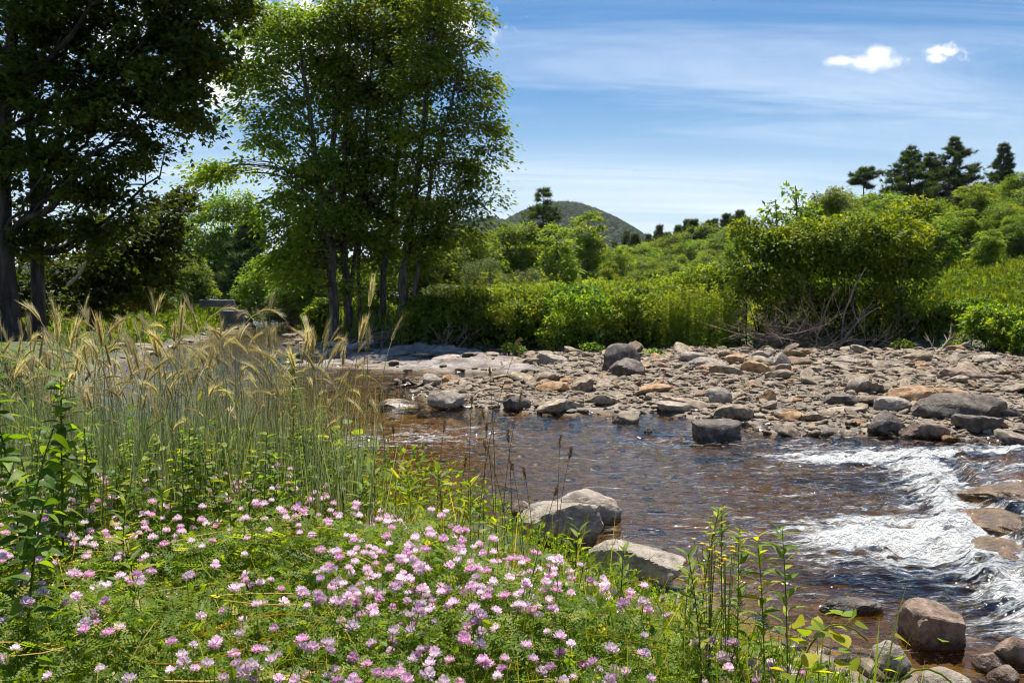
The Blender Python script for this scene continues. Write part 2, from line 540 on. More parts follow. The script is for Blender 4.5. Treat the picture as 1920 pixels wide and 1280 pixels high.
def ground_parts(x, y):
    x = np.asarray(x, float)
    y = np.asarray(y, float)
    ch = sdist(x, y, CHANNEL) + wob(x, y, 0.4, 0.5, 5)
    bar = sdist(x, y, BAR) + wob(x, y, 0.9, 0.7, 9)
    sl = sdist(x, y, SLAB) + wob(x, y, 0.35, 0.5, 13)
    return ch, bar, sl


def ground(x, y):
    x = np.asarray(x, float)
    y = np.asarray(y, float)
    ch, bar, sl = ground_parts(x, y)
    lv = level(x, y)
    r = np.hypot(x, y)
    bed = lv - 0.44 * sstep(0, 1.6, ch) + 0.10 * (fbm(x * 1.2, y * 1.2, 31, 3) - 0.5)
    up = sstep(-0.2, 1.0, sdist(x, y, UPSTREAM)) * sstep(18, 14, y)
    bed = bed + up * (0.20 + 0.25 * (fbm(x * 0.9, y * 0.9, 33, 3) - 0.5))
    pool = np.exp(-((x + 3.0) / 4.5) ** 2 - ((y - 22) / 9.0) ** 2)
    bed = bed + 0.26 * pool * sstep(0.8, 2.5, ch)
    barz = lv - 0.1 + 0.16 * sstep(-0.3, 0.5, bar) + 0.30 * sstep(0.5, 9, bar) + 0.14 * (fbm(x * 0.35, y * 0.35, 41, 3) - 0.45) * sstep(0, 2, bar)
    bed = np.where(bar > -0.3, np.maximum(bed, barz), bed)
    slz = -0.10 + 0.15 * sstep(-0.1, 0.3, sl) + 0.32 * sstep(0.3, 7, sl) + 0.11 * (np.round(fbm(x * 0.22 + 0.1 * y, y * 0.7, 43, 4) * 9) - 4.5) * sstep(0, 1.5, sl)
    bed = np.where(sl > -0.2, np.maximum(bed, slz), bed)
    s = -ch
    hb = 1.50 + (1.05 - 1.50) * sstep(14, 30, r)
    wid = 3.8 + (3.0 - 3.8) * sstep(14, 30, r)
    bank = hb * sstep(0, 1, s / wid) + 0.12 * (fbm(x * 0.5, y * 0.5, 51, 3) - 0.5) * sstep(0.3, 2, s)
    farr = sstep(36, 46, y)
    rise = farr * sstep(190, 110, y) * (0.17 * np.maximum(0, x - 15) * sstep(13, 20, x) + 0.06 * np.maximum(0, y - 62) * sstep(22, 40, x))
    rise = np.minimum(rise, 16)
    bank = bank + rise
    return np.where(s > 0, np.maximum(bank + 0.0, 0.02 + lv * 0), bed) if False else np.where(s > 0, bank + lv * sstep(2, 0, s), bed)


def gz(x, y):
    return float(ground(np.array([x], float), np.array([y], float))[0])


def axis(parts):
    out = [parts[0][0]]
    for a, b, st in parts:
        n = max(1, int(round((b - a) / st)))
        out += list(np.linspace(a, b, n + 1)[1:])
    return np.array(out)


def grid_mesh(xs, ys, zf):
    X, Y = np.meshgrid(xs, ys)
    Z = zf(X, Y)
    nx, ny = len(xs), len(ys)
    i = np.arange(ny - 1)[:, None] * nx
    j = np.arange(nx - 1)[None]
    q = np.stack([i + j, i + j + 1, i + nx + j + 1, i + nx + j], -1).reshape(-1, 4)
    return np.stack([X, Y, Z], -1).reshape(-1, 3), q, X.ravel(), Y.ravel()


def add_attr(me, name, v):
    a = me.attributes.new(name, 'FLOAT', 'POINT')
    a.data.foreach_set('value', np.asarray(v, np.float32).ravel())


def ground_material():
    m, t, out = new_mat('ground')
    tc = nd(t, 'ShaderNodeTexCoord')

    def nz(s, det=5.0):
        n = nd(t, 'ShaderNodeTexNoise', i_Scale=s, i_Detail=det, i_Roughness=0.6)
        t.links.new(tc.outputs['Object'], n.inputs['Vector'])
        return n.outputs[0]
    soil = ramp(t, mrange(t, nz(1.5), 0.3, 0.7), [(0, (0.03, 0.045, 0.012)), (0.5, (0.05, 0.07, 0.016)), (1, (0.085, 0.10, 0.03))])
    vor = nd(t, 'ShaderNodeTexVoronoi', i_Scale=7.0)
    t.links.new(tc.outputs['Object'], vor.inputs['Vector'])
    sepv = nd(t, 'ShaderNodeSeparateColor')
    t.links.new(vor.outputs['Color'], sepv.inputs[0])
    grav = ramp(t, sepv.outputs[0], [(0, (0.07, 0.055, 0.042)), (0.35, (0.13, 0.105, 0.085)), (0.7, (0.20, 0.165, 0.135)), (0.9, (0.23, 0.155, 0.095)), (1, (0.28, 0.24, 0.20))])  # darkened to paint the shade in gaps between stones
    bedc = ramp(t, sepv.outputs[1], [(0, (0.09, 0.058, 0.024)), (0.5, (0.17, 0.115, 0.05)), (0.85, (0.25, 0.18, 0.085)), (1, (0.32, 0.25, 0.14))])
    slabc = ramp(t, mrange(t, nz(1.6, 9), 0.3, 0.7), [(0, (0.11, 0.09, 0.08)), (0.5, (0.22, 0.185, 0.165)), (1, (0.33, 0.29, 0.26))])
    cr = nd(t, 'ShaderNodeTexVoronoi', i_Scale=1.1, feature='DISTANCE_TO_EDGE')
    cmp_ = nd(t, 'ShaderNodeMapping')
    cmp_.inputs['Scale'].default_value = (0.45, 1.3, 1.0)
    t.links.new(tc.outputs['Object'], cmp_.inputs['Vector'])
    t.links.new(cmp_.outputs[0], cr.inputs['Vector'])
    slabc = mixc(t, mrange(t, cr.outputs['Distance'], 0.035, 0.0), slabc, (0.05, 0.04, 0.033))
    c = mixc(t, attr(t, 'gravel'), soil, grav)
    c = mixc(t, attr(t, 'slab'), c, slabc)
    c = mixc(t, attr(t, 'bed'), c, bedc)
    p = nd(t, 'ShaderNodeBsdfPrincipled')
    t.links.new(c, p.inputs['Base Color'])
    p.inputs['Roughness'].default_value = 0.85
    b = nd(t, 'ShaderNodeBump', i_Strength=0.6, i_Distance=0.05)
    t.links.new(mth(t, 'ADD', nz(9.0), mth(t, 'MULTIPLY', vor.outputs['Distance'], -0.7)), b.inputs['Height'])
    t.links.new(b.outputs[0], p.inputs['Normal'])
    t.links.new(p.outputs[0], out.inputs[0])
    return m


def water_material():
    m, t, out = new_mat('river_water')
    tc = nd(t, 'ShaderNodeTexCoord')

    def nz(s, det, st, dist=0.0, ro=0.6):
        mp = nd(t, 'ShaderNodeMapping')
        mp.inputs['Scale'].default_value = st
        t.links.new(tc.outputs['Object'], mp.inputs['Vector'])
        n = nd(t, 'ShaderNodeTexNoise', i_Scale=s, i_Detail=det, i_Roughness=ro, i_Distortion=dist)
        t.links.new(mp.outputs[0], n.inputs['Vector'])
        return n.outputs[0]
    rip = attr(t, 'ripple')
    h = mth(t, 'ADD', mth(t, 'MULTIPLY', nz(2.6, 2, (0.7, 1.4, 1), 0.5), 0.85), mth(t, 'MULTIPLY', nz(10.0, 2, (0.7, 1.3, 1), 0.6), 0.42))
    bp = nd(t, 'ShaderNodeBump', i_Distance=0.105)
    t.links.new(mth(t, 'MULTIPLY', rip, 1.0), bp.inputs['Strength'])
    t.links.new(h, bp.inputs['Height'])
    lw = nd(t, 'ShaderNodeFresnel', i_IOR=1.4)
    t.links.new(bp.outputs[0], lw.inputs['Normal'])
    gl = nd(t, 'ShaderNodeBsdfGlossy', i_Roughness=0.045)
    gl.inputs['Color'].default_value = (1, 1, 1, 1)
    t.links.new(bp.outputs[0], gl.inputs['Normal'])
    tr = nd(t, 'ShaderNodeBsdfTransparent')
    dep = nd(t, 'ShaderNodeAttribute', attribute_name='depth').outputs['Fac']
    t.links.new(ramp(t, mth(t, 'MULTIPLY', dep, 1.6), [(0, (0.92, 0.86, 0.74)), (0.2, (0.72, 0.58, 0.36)), (0.45, (0.58, 0.45, 0.24)), (0.8, (0.48, 0.41, 0.245)), (1, (0.42, 0.37, 0.23))]), tr.inputs[0])
    mx = nd(t, 'ShaderNodeMixShader')
    t.links.new(lw.outputs[0], mx.inputs[0])
    t.links.new(tr.outputs[0], mx.inputs[1])
    t.links.new(gl.outputs[0], mx.inputs[2])
    # foam: white froth with a bubbly broken edge, plus painted glints on the riffle
    fo = nd(t, 'ShaderNodeBsdfPrincipled')
    fo.inputs['Base Color'].default_value = (0.78, 0.80, 0.80, 1)
    fo.inputs['Roughness'].default_value = 0.55
    fb = nd(t, 'ShaderNodeBump', i_Strength=1.0, i_Distance=0.14)
    t.links.new(nz(16.0, 5, (0.8, 1.3, 1), 0.6), fb.inputs['Height'])
    t.links.new(fb.outputs[0], fo.inputs['Normal'])
    nn = mth(t, 'ADD', mth(t, 'MULTIPLY', nz(3.4, 6, (0.42, 1.7, 1), 1.2, 0.66), 0.75), mth(t, 'MULTIPLY', nz(15.0, 3, (0.5, 1.5, 1), 0.8), 0.25))
    ff = mrange(t, mth(t, 'ADD', attr(t, 'foam_glint'), mth(t, 'MULTIPLY', mth(t, 'SUBTRACT', nn, 0.5), 3.6)), 0.26, 0.98)
    ff = mth(t, 'MULTIPLY', ff, 0.92)
    mf = nd(t, 'ShaderNodeMixShader')
    t.links.new(ff, mf.inputs[0])
    t.links.new(mx.outputs[0], mf.inputs[1])
    t.links.new(fo.outputs[0], mf.inputs[2])
    t.links.new(mf.outputs[0], out.inputs[0])
    return m


def build_setting():
    xs = axis([(-1500, -200, 130), (-200, -50, 10), (-50, -24, 2), (-24, -12, 0.6), (-12, -5, 0.25), (-5, 14, 0.11), (14, 26, 0.4), (26, 60, 2), (60, 200, 10), (200, 1500, 130)])
    ys = axis([(-60, -6, 6), (-6, 0, 0.5), (0, 30, 0.11), (30, 46, 0.25), (46, 70, 1), (70, 130, 3), (130, 300, 17), (300, 3300, 250)])
    V, q, X, Y = grid_mesh(xs, ys, ground)
    mb = MB()
    mb.add(V, q)
    me = mb.mesh('ground', [ground_material()], True)
    ch, bar, sl = ground_parts(X, Y)
    lv = level(X, Y)
    isb = sstep(-0.9, 0.0, ch)
    add_attr(me, 'gravel', isb * 1.0)
    add_attr(me, 'slab', sstep(0.0, 0.3, sl) * isb)
    add_attr(me, 'bed', isb * sstep(0.03, -0.06, V[:, 2] - lv))
    link('ground', me, kind='structure')
    # the river
    xs = axis([(-45, -20, 1.0), (-20, -8, 0.25), (-8, -2, 0.13), (-2, 13, 0.06), (13, 26, 0.3), (26, 58, 2)])
    ys = axis([(0, 6, 0.3), (6, 19, 0.06), (19, 36, 0.13), (36, 60, 0.4), (60, 126, 1.5)])

    def wz(x, y):
        lv = level(x, y)
        r, f, hump = water_state(x, y)
        big = fbm(x * 0.9, y * 1.5, 61, 3) - 0.5
        mid = fbm(x * 3.1, y * 4.6, 63, 2) - 0.5
        chop = np.abs(fbm(x * 5.5, y * 7.5, 65, 2) - 0.5)
        return lv + big * (0.05 + 0.10 * r) + mid * (0.025 + 0.13 * r) * sstep(40, 18, y) + hump - chop * 0.34 * f * sstep(26, 18, y)
    V, q, X, Y = grid_mesh(xs, ys, wz)
    ch, bar, sl = ground_parts(X, Y)
    keep = (ch > -1.2) & (bar < 1.5)
    kq = keep[q].any(1)
    q = q[kq]
    used, inv = np.unique(q, return_inverse=True)
    V, X, Y = V[used], X[used], Y[used]
    mb = MB()
    mb.add(V, inv.reshape(-1, 4))
    me = mb.mesh('river_water', [water_material()], True)
    r, f, hump = water_state(X, Y)
    add_attr(me, 'ripple', np.clip(0.34 + 0.75 * r, 0, 1))
    add_attr(me, 'foam_glint', f)
    add_attr(me, 'depth', np.clip(V[:, 2] - ground(X, Y), 0, 1))
    link('river_water', me, kind='structure')


def water_state(x, y):
    """(roughness of the water 0..1, froth and painted glints 0..1, extra height) at a place in the river"""
    s = sdist(x, y, UPSTREAM) + wob(x, y, 0.25, 1.6, 23)
    d = -s                                   # metres downstream of the ledge
    n = fbm(x * 0.8, y * 1.6, 71, 3)
    n2 = fbm(x * 0.5 + 5, y * 0.9, 73, 3)
    near = sstep(-0.25, 0.1, d) * sstep(1.5, 0.2, d)
    # two tongues of white water run down from the ledge
    t1 = np.exp(-((y - 16.0 - 0.10 * (x - 6)) / 0.85) ** 2) * sstep(3.2, 6.2, x) * sstep(8.6, 7.4, x)
    t2 = np.exp(-((y - 10.6 - 0.0 * (x - 5)) / 1.15) ** 2) * sstep(2.3, 4.6, x) * sstep(0.0, 0.25, d)
    t3 = np.exp(-((y - 16.3) / 0.5) ** 2) * sstep(7.6, 8.4, x) * sstep(12, 9.0, x) * 0.9
    t4 = np.exp(-((y - 13.4 - 0.3 * (x - 6)) / 0.9) ** 2) * sstep(5.2, 6.3, x) * sstep(-0.05, 0.2, d) * 0.85
    foam_glint = np.maximum.reduce([t1 * 0.95, t2 * 1.0, t3, t4, near * 0.85 * sstep(17.5, 16.5, y)])
    foam_glint = foam_glint * (0.35 + 1.15 * fbm(x * 0.7, y * 1.9, 75, 4))
    # painted white glints on the near-bank riffle; froth here and there in open water
    rif = np.exp(-((y - 18.0 - 0.25 * (x + 2)) / 1.6) ** 2) * np.exp(-((x + 2.4) / 2.2) ** 2)
    foam_glint = np.maximum(foam_glint, rif * 0.46 * (0.4 + n))
    open_ = sstep(0.0, 3.5, x) * sstep(21, 17, y) * sstep(6, 8, y) * (d > -0.1)
    foam_glint = np.maximum(foam_glint, 0.22 * open_ * sstep(0.42, 0.65, n2))
    lip = sstep(-2.5, -0.3, d) * sstep(0.15, -0.3, d) * sstep(18, 15, y)
    foam_glint = np.maximum(foam_glint, 0.30 * lip * n * 2)
    foam_glint = np.maximum(foam_glint, 0.33 * np.exp(-((y - 8.2) / 0.6) ** 2) * sstep(3.0, 3.8, x) * sstep(5.6, 4.4, x) * 2 * n)
    rough = np.clip(np.maximum.reduce([foam_glint * 1.0, rif * 0.6, lip * 0.75, 0.30 * open_ + 0.5 * open_ * (n2 - 0.4), 0.0 * x]), 0, 1)
    hump = foam_glint * 0.10 * (n * 2 - 0.6) + 0.13 * np.exp(-((d - 0.45) / 0.28) ** 2) * sstep(17.5, 16, y) * (0.4 + n)
    hump = hump + lip * 0.10 * (fbm(x * 0.7, y * 0.9, 77, 2) - 0.45)
    return rough, np.clip(foam_glint, 0, 1), hump


build_setting()


def build_hill():
    """the wooded hill on the skyline and the low ridges at its sides, with the trees that cover them"""
    xs = np.linspace(-1500, 1900, 200)
    ys = np.linspace(900, 2600, 70)

    def hz(x, y):
        g = 152 * np.exp(-(np.abs(x - 85) / 198) ** 2.0 - ((y - 1600) / 300) ** 2)
        g = np.maximum(g, 128 * np.exp(-((x + 40) / 190) ** 2 - ((y - 1650) / 300) ** 2))
        g = np.maximum(g, 70 * np.exp(-((x + 520) / 520) ** 2 - ((y - 1700) / 320) ** 2))
        g = np.maximum(g, 22 * np.exp(-((x - 620) / 480) ** 2 - ((y - 1750) / 320) ** 2))
        g = np.maximum(g, 50 * np.exp(-((x - 1500) / 620) ** 2 - ((y - 1750) / 320) ** 2))
        return g + 12 * (fbm(x / 160, y / 160, 81, 4) - 0.5) * sstep(5, 40, g) - 4
    V, q, X, Y = grid_mesh(xs, ys, hz)
    mb = MB()
    mb.add(V, q, 0.3)
    h = mb.build('hill', M_FARWOOD, smooth=True, kind='structure')
    bm = bmesh.new()
    bmesh.ops.create_icosphere(bm, subdivisions=1, radius=1)
    T = np.array([v.co[:] for v in bm.verts])
    TF = [[v.index for v in f.verts] for f in bm.faces]
    bm.free()
    T = T * (1 + 0.3 * (rng.random((len(T), 1)) - 0.5))
    T = T[:, [2, 0, 1]]
    N = 16000
    px = rng.uniform(-350, 700, N)
    py = rng.uniform(1250, 1680, N)
    z = hz(px, py)
    k = z > 2
    px, py, z = px[k], py[k], z[k]
    n = len(px)
    s = rng.uniform(3.2, 6.0, n)
    conif = rng.random(n) < 0.18
    U = np.tile([0, 0, 1.0], (n, 1))
    W = np.stack([np.cos(px), np.sin(px), 0 * px], -1)
    mb = MB()
    mb.inst(T, TF, np.stack([px, py, z + s * 0.5], -1)[~conif], U[~conif], W[~conif], s[~conif], c=rng.random(int((~conif).sum())) ** 1.2)
    T2 = np.array([(-0.6, 0.45, 0), (-0.6, -0.22, 0.39), (-0.6, -0.22, -0.39), (1.5, 0, 0)])
    mb.inst(T2, [[0, 1, 3], [1, 2, 3], [2, 0, 3]], np.stack([px, py, z + s * 0.5], -1)[conif], U[conif], W[conif], s[conif], c=rng.random(int(conif.sum())) * 0.3)
    o = mb.build('hill_woods', M_FARWOOD, smooth=False)
    tag(o, 'dense green wood covering the rounded hill on the skyline', 'wood', kind='stuff')


build_hill()

# ------------------------------------------------------------------ plants: templates and growers
L2 = np.array([(0, 0, 0), (0.42, 0.27, 0.07), (1, 0, -0.06), (0.42, -0.27, 0.07)])
L2F = [[0, 2, 1], [0, 3, 2]]
LM = np.array([(0, 0, 0), (0.1, 0.42, 0.05), (0.48, 0.2, 0.06), (1, 0, -0.08), (0.48, -0.2, 0.06), (0.1, -0.42, 0.05), (0.4, 0.55, -0.03), (0.4, -0.55, -0.03)])
LMF = [[0, 2, 6], [0, 6, 1], [0, 3, 2], [0, 4, 3], [0, 7, 4], [0, 5, 7]]
LN = np.array([(0, 0, 0), (0.4, 0.09, 0.04), (1, 0, -0.1), (0.4, -0.09, 0.04)])
NEEDLE = np.array([(0, 0.05, 0), (0, -0.05, 0), (1, 0, 0.0)])


def vn3(p, s, o=0.0):
    q = np.asarray(p) * s + o
    return (vnoise(q[:, 0], q[:, 1], 7) + vnoise(q[:, 1], q[:, 2], 8) + vnoise(q[:, 2], q[:, 0], 9)) * 2 / 3 - 1


def rdir(n, up=0.0):
    v = rng.normal(size=(n, 3))
    v = unit(v)
    v[:, 2] += up
    return unit(v)


def bez(a, b, c, n):
    t = np.linspace(0, 1, n)[:, None]
    return (1 - t) ** 2 * a + 2 * t * (1 - t) * b + t * t * c


def crown_clumps(env, dens):
    out = []
    for (cx, cy, cz, rx, ry, rz) in env:
        n = max(3, int(dens * (rx * ry * rz) ** (2 / 3)))
        d = rdir(n)
        r = (0.25 + 0.75 * rng.random(n) ** 0.5)[:, None]
        out.append(np.array([cx, cy, cz]) + d * r * np.array([rx, ry, rz]))
    return np.vstack(out)


def grow(trunks, env, dens=5.0, nleaf=70, leaf=0.16, clump=0.55, tmpl=(L2, L2F), limbs=14, flat=0.5, sky_c=0.0, droop=0.25, sides=7):
    """trunks: list of (points, r0, r1). Returns builders for trunk, limbs, crown (local coordinates)."""
    tb, lb, cb = MB(), MB(), MB()
    tp, tr = [], []
    for (P, r0, r1) in trunks:
        P = np.array(P, float)
        n = max(8, len(P) * 5)
        tt = np.linspace(0, 1, len(P))
        Q = np.stack([np.interp(np.linspace(0, 1, n), tt, P[:, k]) for k in range(3)], -1)
        for _ in range(3):
            Q[1:-1] = (Q[:-2] + 2 * Q[1:-1] + Q[2:]) / 4
        H = np.linalg.norm(P[-1] - P[0])
        Q[1:-1, :2] += rng.normal(size=(n - 2, 2)) * 0.006 * H * 0.4
        rad = r1 + (r0 - r1) * (1 - np.linspace(0, 1, n)) ** 0.8
        rad[0] *= 1.5
        rad[1] *= 1.12
        tb.tube(Q, rad, sides + 2)
        tp.append(Q)
        tr.append(rad)
    TP = np.vstack(tp)
    TR = np.concatenate(tr)
    C = crown_clumps(env, dens)
    zlo = TP[:, 2].min()
    pts, prad = [TP], [TR]
    sel = rng.permutation(len(C))[:limbs]
    for k in sel:
        c = C[k]
        hd = np.hypot(TP[:, 0] - c[0], TP[:, 1] - c[1])
        want = np.maximum(c[2] - 0.75 * hd - 0.6, zlo + 0.25 * (TP[:, 2].max() - zlo))
        j = np.argmin(np.abs(TP[:, 2] - want) + 0.35 * hd)
        a = TP[j]
        v = c - a
        mid = a + v * 0.5 + np.array([0, 0, -0.10 * np.linalg.norm(v[:2])]) + rng.normal(size=3) * 0.05 * np.linalg.norm(v)
        n = 9
        Q = bez(a, mid, c, n)
        Q[1:-1] += rng.normal(size=(n - 2, 3)) * 0.02 * np.linalg.norm(v)
        r0 = min(TR[j] * 0.55, 0.012 + 0.015 * np.linalg.norm(v))
        rad = np.linspace(r0, 0.012, n)
        lb.tube(Q, rad, 5)
        pts.append(Q)
        prad.append(rad)
    PP = np.vstack(pts)
    PR = np.concatenate(prad)
    Pl, Ul, Wl, Sl, Cl = [], [], [], [], []
    for c in C:
        dd = np.linalg.norm(PP - c, axis=1) + np.where(PP[:, 2] > c[2] + 0.2, 1.5, 0)
        j = np.argmin(dd)
        v = c - PP[j]
        L = np.linalg.norm(v)
        if L > 0.15:
            mid = PP[j] + v * 0.5 + np.array([0, 0, 0.12 * L]) + rng.normal(size=3) * 0.06 * L
            lb.tube(bez(PP[j], mid, c, 5), np.linspace(min(PR[j] * 0.7, 0.012 + 0.012 * L), 0.006, 5), 4, cap=False)
        n = int(nleaf * rng.uniform(0.5, 1.4))
        cr = clump * rng.uniform(0.7, 1.35)
        p = rng.normal(size=(n, 3)) * np.array([cr, cr, cr * flat]) * 0.62
        outw = unit(np.array([v[0], v[1], 0.1]) + 1e-6)
        p += outw * cr * 0.4
        p[:, 2] -= droop * (p[:, 0] ** 2 + p[:, 1] ** 2) / max(cr, .1)
        Pl.append(c + p)
        u = unit(p * np.array([1, 1, 0.3]) + rng.normal(size=(n, 3)) * 0.35 * cr + outw * 0.25 * cr)
        u[:, 2] -= 0.35
        Ul.append(u)
        w = rng.normal(size=(n, 3)) * 0.55
        w[:, 2] += 1.0
        Wl.append(w)
        Sl.append(leaf * rng.uniform(0.65, 1.25, n))
        base = rng.random() * 0.5
        Cl.append(np.clip(base + rng.random(n) * 0.5, 0, 1))
    cb.inst(tmpl[0], tmpl[1], np.vstack(Pl), np.vstack(Ul), np.vstack(Wl), np.concatenate(Sl), c=np.concatenate(Cl))
    return tb, lb, cb


def tree(name, label, cat, loc, mats, group=None, **kw):
    t = thing(name, label, cat, loc, group=group)
    tb, lb, cb = grow(**kw)
    tb.merge(lb)
    tb.build('trunk', mats[0], t, smooth=True)
    cb.build('crown', mats[1], t)
    return t


def penv(D, base, items):
    """crown lobes given as (column, row, half width, half height, depth shift) on the photograph for a tree at distance D, in metres about its base"""
    out = []
    for (px, py, rx, ry, dd) in items:
        d = D + dd
        out.append(((px - 960) / F * d - base[0], d - base[1], CAMZ + (HZ - py) / F * d - base[2], rx / F * d, 0.85 * rx / F * d + 0.3, ry / F * d))
    return out


def pl(D, base, *pts):
    return [((px - 960) / F * (D + dd) - base[0], D + dd - base[1], CAMZ + (HZ - py) / F * (D + dd) - base[2]) for (px, py, dd) in pts]


def base_at(px, D):
    x = (px - 960) / F * D
    return (x, D, gz(x, D) - 0.05)


# ---- the tall maples standing together at the water's edge
def maple(label, px, D, trunks, items, r0, mats=(M_BARK, M_MAPLE), **kw):
    b = base_at(px, D)
    tr = []
    for (pts, k) in trunks:
        P = pl(D, b, *pts)
        P[0] = (P[0][0], P[0][1], -0.1)
        tr.append((P, r0 * k, 0.03))
    a = dict(dens=11.5, nleaf=100, leaf=0.25, clump=0.60, limbs=26)
    a.update(kw)
    return tree('maple_tree', label, 'tree', b, mats, group='tall maples at the edge of the river', trunks=tr, env=penv(D, b, items), **a)


maple('tall maple with dark trunk, leftmost of the clump at the water', 630, 44.5,
      [([(630, 640, 0), (622, 500, 0), (606, 400, 0), (585, 200, 0), (560, 30, 0)], 1.0), ([(625, 470, 0), (628, 300, 0.5), (640, 100, .5), (650, -60, .5)], 0.7)],
      [(520, 80, 80, 60, 0), (500, 160, 60, 45, -1), (590, 40, 80, 60, 1), (510, 270, 45, 22, 0), (560, 230, 60, 45, 0), (590, 330, 70, 45, 0), (545, 395, 55, 40, 0.5), (620, 420, 60, 40, 0),
       (440, 310, 38, 18, 0), (395, 320, 35, 26, 0), (620, 160, 60, 60, 1), (470, 215, 26, 14, 0), (560, 460, 60, 30, 0.5), (590, 500, 50, 24, 0.5), (540, 500, 40, 24, 1), (635, 540, 22, 20, 0.8)], 0.27)
maple('tall maple with pale grey lower trunk between two dark ones', 655, 45.6,
      [([(658, 625, 0), (648, 520, 0), (645, 380, 0), (655, 180, 0), (668, -60, 0)], 1.0), ([(650, 430, 0), (690, 260, 1), (705, 60, 1), (720, -50, 1)], 0.5)],
      [(660, 110, 75, 75, 0), (700, 40, 75, 55, 0), (690, 220, 70, 60, 0), (655, 320, 70, 45, 1), (640, 400, 70, 45, 1), (700, 340, 60, 50, 0), (600, 470, 55, 30, 0.5)], 0.24)
maple('slim dark maple in the middle of the riverside clump', 720, 46.5,
      [([(716, 600, 0), (724, 480, 0), (745, 330, 0), (760, 120, 0), (765, -40, 0)], 1.0), ([(676, 590, 1), (672, 480, 1), (690, 330, 1), (700, 200, 1)], 0.6)],
      [(740, 180, 70, 60, 0.5), (760, 90, 70, 60, 0), (720, 280, 70, 50, 0.5), (740, 390, 70, 45, 0.5), (690, 440, 60, 35, 1), (690, 500, 50, 24, 1.5), (730, 470, 50, 26, 1.5), (790, 10, 80, 50, 0.5)], 0.19)
maple('leaning maple with bright sunlit crown, rightmost of the riverside clump', 750, 43.8,
      [([(748, 600, 0), (758, 500, 0), (770, 420, 0), (795, 250, 0), (815, 80, 0), (825, -40, 0)], 1.0), ([(765, 440, 0), (810, 330, -.5), (850, 200, -.5), (870, 90, -.5)], 0.5)],
      [(840, 60, 72, 55, 0), (850, 150, 68, 55, 0), (870, 230, 62, 45, -0.5), (800, 130, 60, 60, -1), (850, 300, 75, 42, 0), (905, 345, 32, 32, 0), (820, 370, 75, 40, -0.5), (785, 270, 60, 50, -1),
       (835, 0, 70, 45, 0), (905, 170, 32, 26, 0), (780, 430, 60, 32, 0), (870, 405, 45, 28, 0), (800, 465, 50, 26, 0), (840, 450, 48, 26, 0), (770, 505, 34, 20, 0.6), (918, 300, 26, 22, 0), (915, 240, 24, 20, 0)], 0.24, leaf=0.22)

# ---- the big dark trees that frame the picture
b = base_at(8, 21)
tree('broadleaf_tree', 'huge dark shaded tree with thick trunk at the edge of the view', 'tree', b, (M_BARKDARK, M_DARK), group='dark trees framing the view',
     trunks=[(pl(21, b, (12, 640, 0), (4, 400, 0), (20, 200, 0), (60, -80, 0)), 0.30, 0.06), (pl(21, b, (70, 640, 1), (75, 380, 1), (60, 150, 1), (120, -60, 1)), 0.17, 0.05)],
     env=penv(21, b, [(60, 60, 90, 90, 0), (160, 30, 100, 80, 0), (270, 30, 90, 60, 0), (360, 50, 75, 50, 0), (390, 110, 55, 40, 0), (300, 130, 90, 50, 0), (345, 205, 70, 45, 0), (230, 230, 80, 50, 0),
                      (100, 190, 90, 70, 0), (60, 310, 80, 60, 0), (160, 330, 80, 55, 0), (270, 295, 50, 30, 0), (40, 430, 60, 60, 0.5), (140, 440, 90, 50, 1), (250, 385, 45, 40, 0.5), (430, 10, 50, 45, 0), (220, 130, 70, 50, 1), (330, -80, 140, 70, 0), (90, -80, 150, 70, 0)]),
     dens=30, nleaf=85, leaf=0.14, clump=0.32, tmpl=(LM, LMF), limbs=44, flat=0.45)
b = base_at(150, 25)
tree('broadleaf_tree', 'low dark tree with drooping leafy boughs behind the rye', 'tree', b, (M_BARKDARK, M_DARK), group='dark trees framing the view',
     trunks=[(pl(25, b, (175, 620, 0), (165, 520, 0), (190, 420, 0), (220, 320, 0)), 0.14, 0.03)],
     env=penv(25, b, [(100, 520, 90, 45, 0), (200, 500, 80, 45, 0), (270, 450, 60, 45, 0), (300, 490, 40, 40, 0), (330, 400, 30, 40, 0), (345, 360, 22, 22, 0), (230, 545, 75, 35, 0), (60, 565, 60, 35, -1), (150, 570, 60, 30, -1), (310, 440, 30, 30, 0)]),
     dens=26, nleaf=80, leaf=0.155, clump=0.34, tmpl=(LM, LMF), limbs=20)


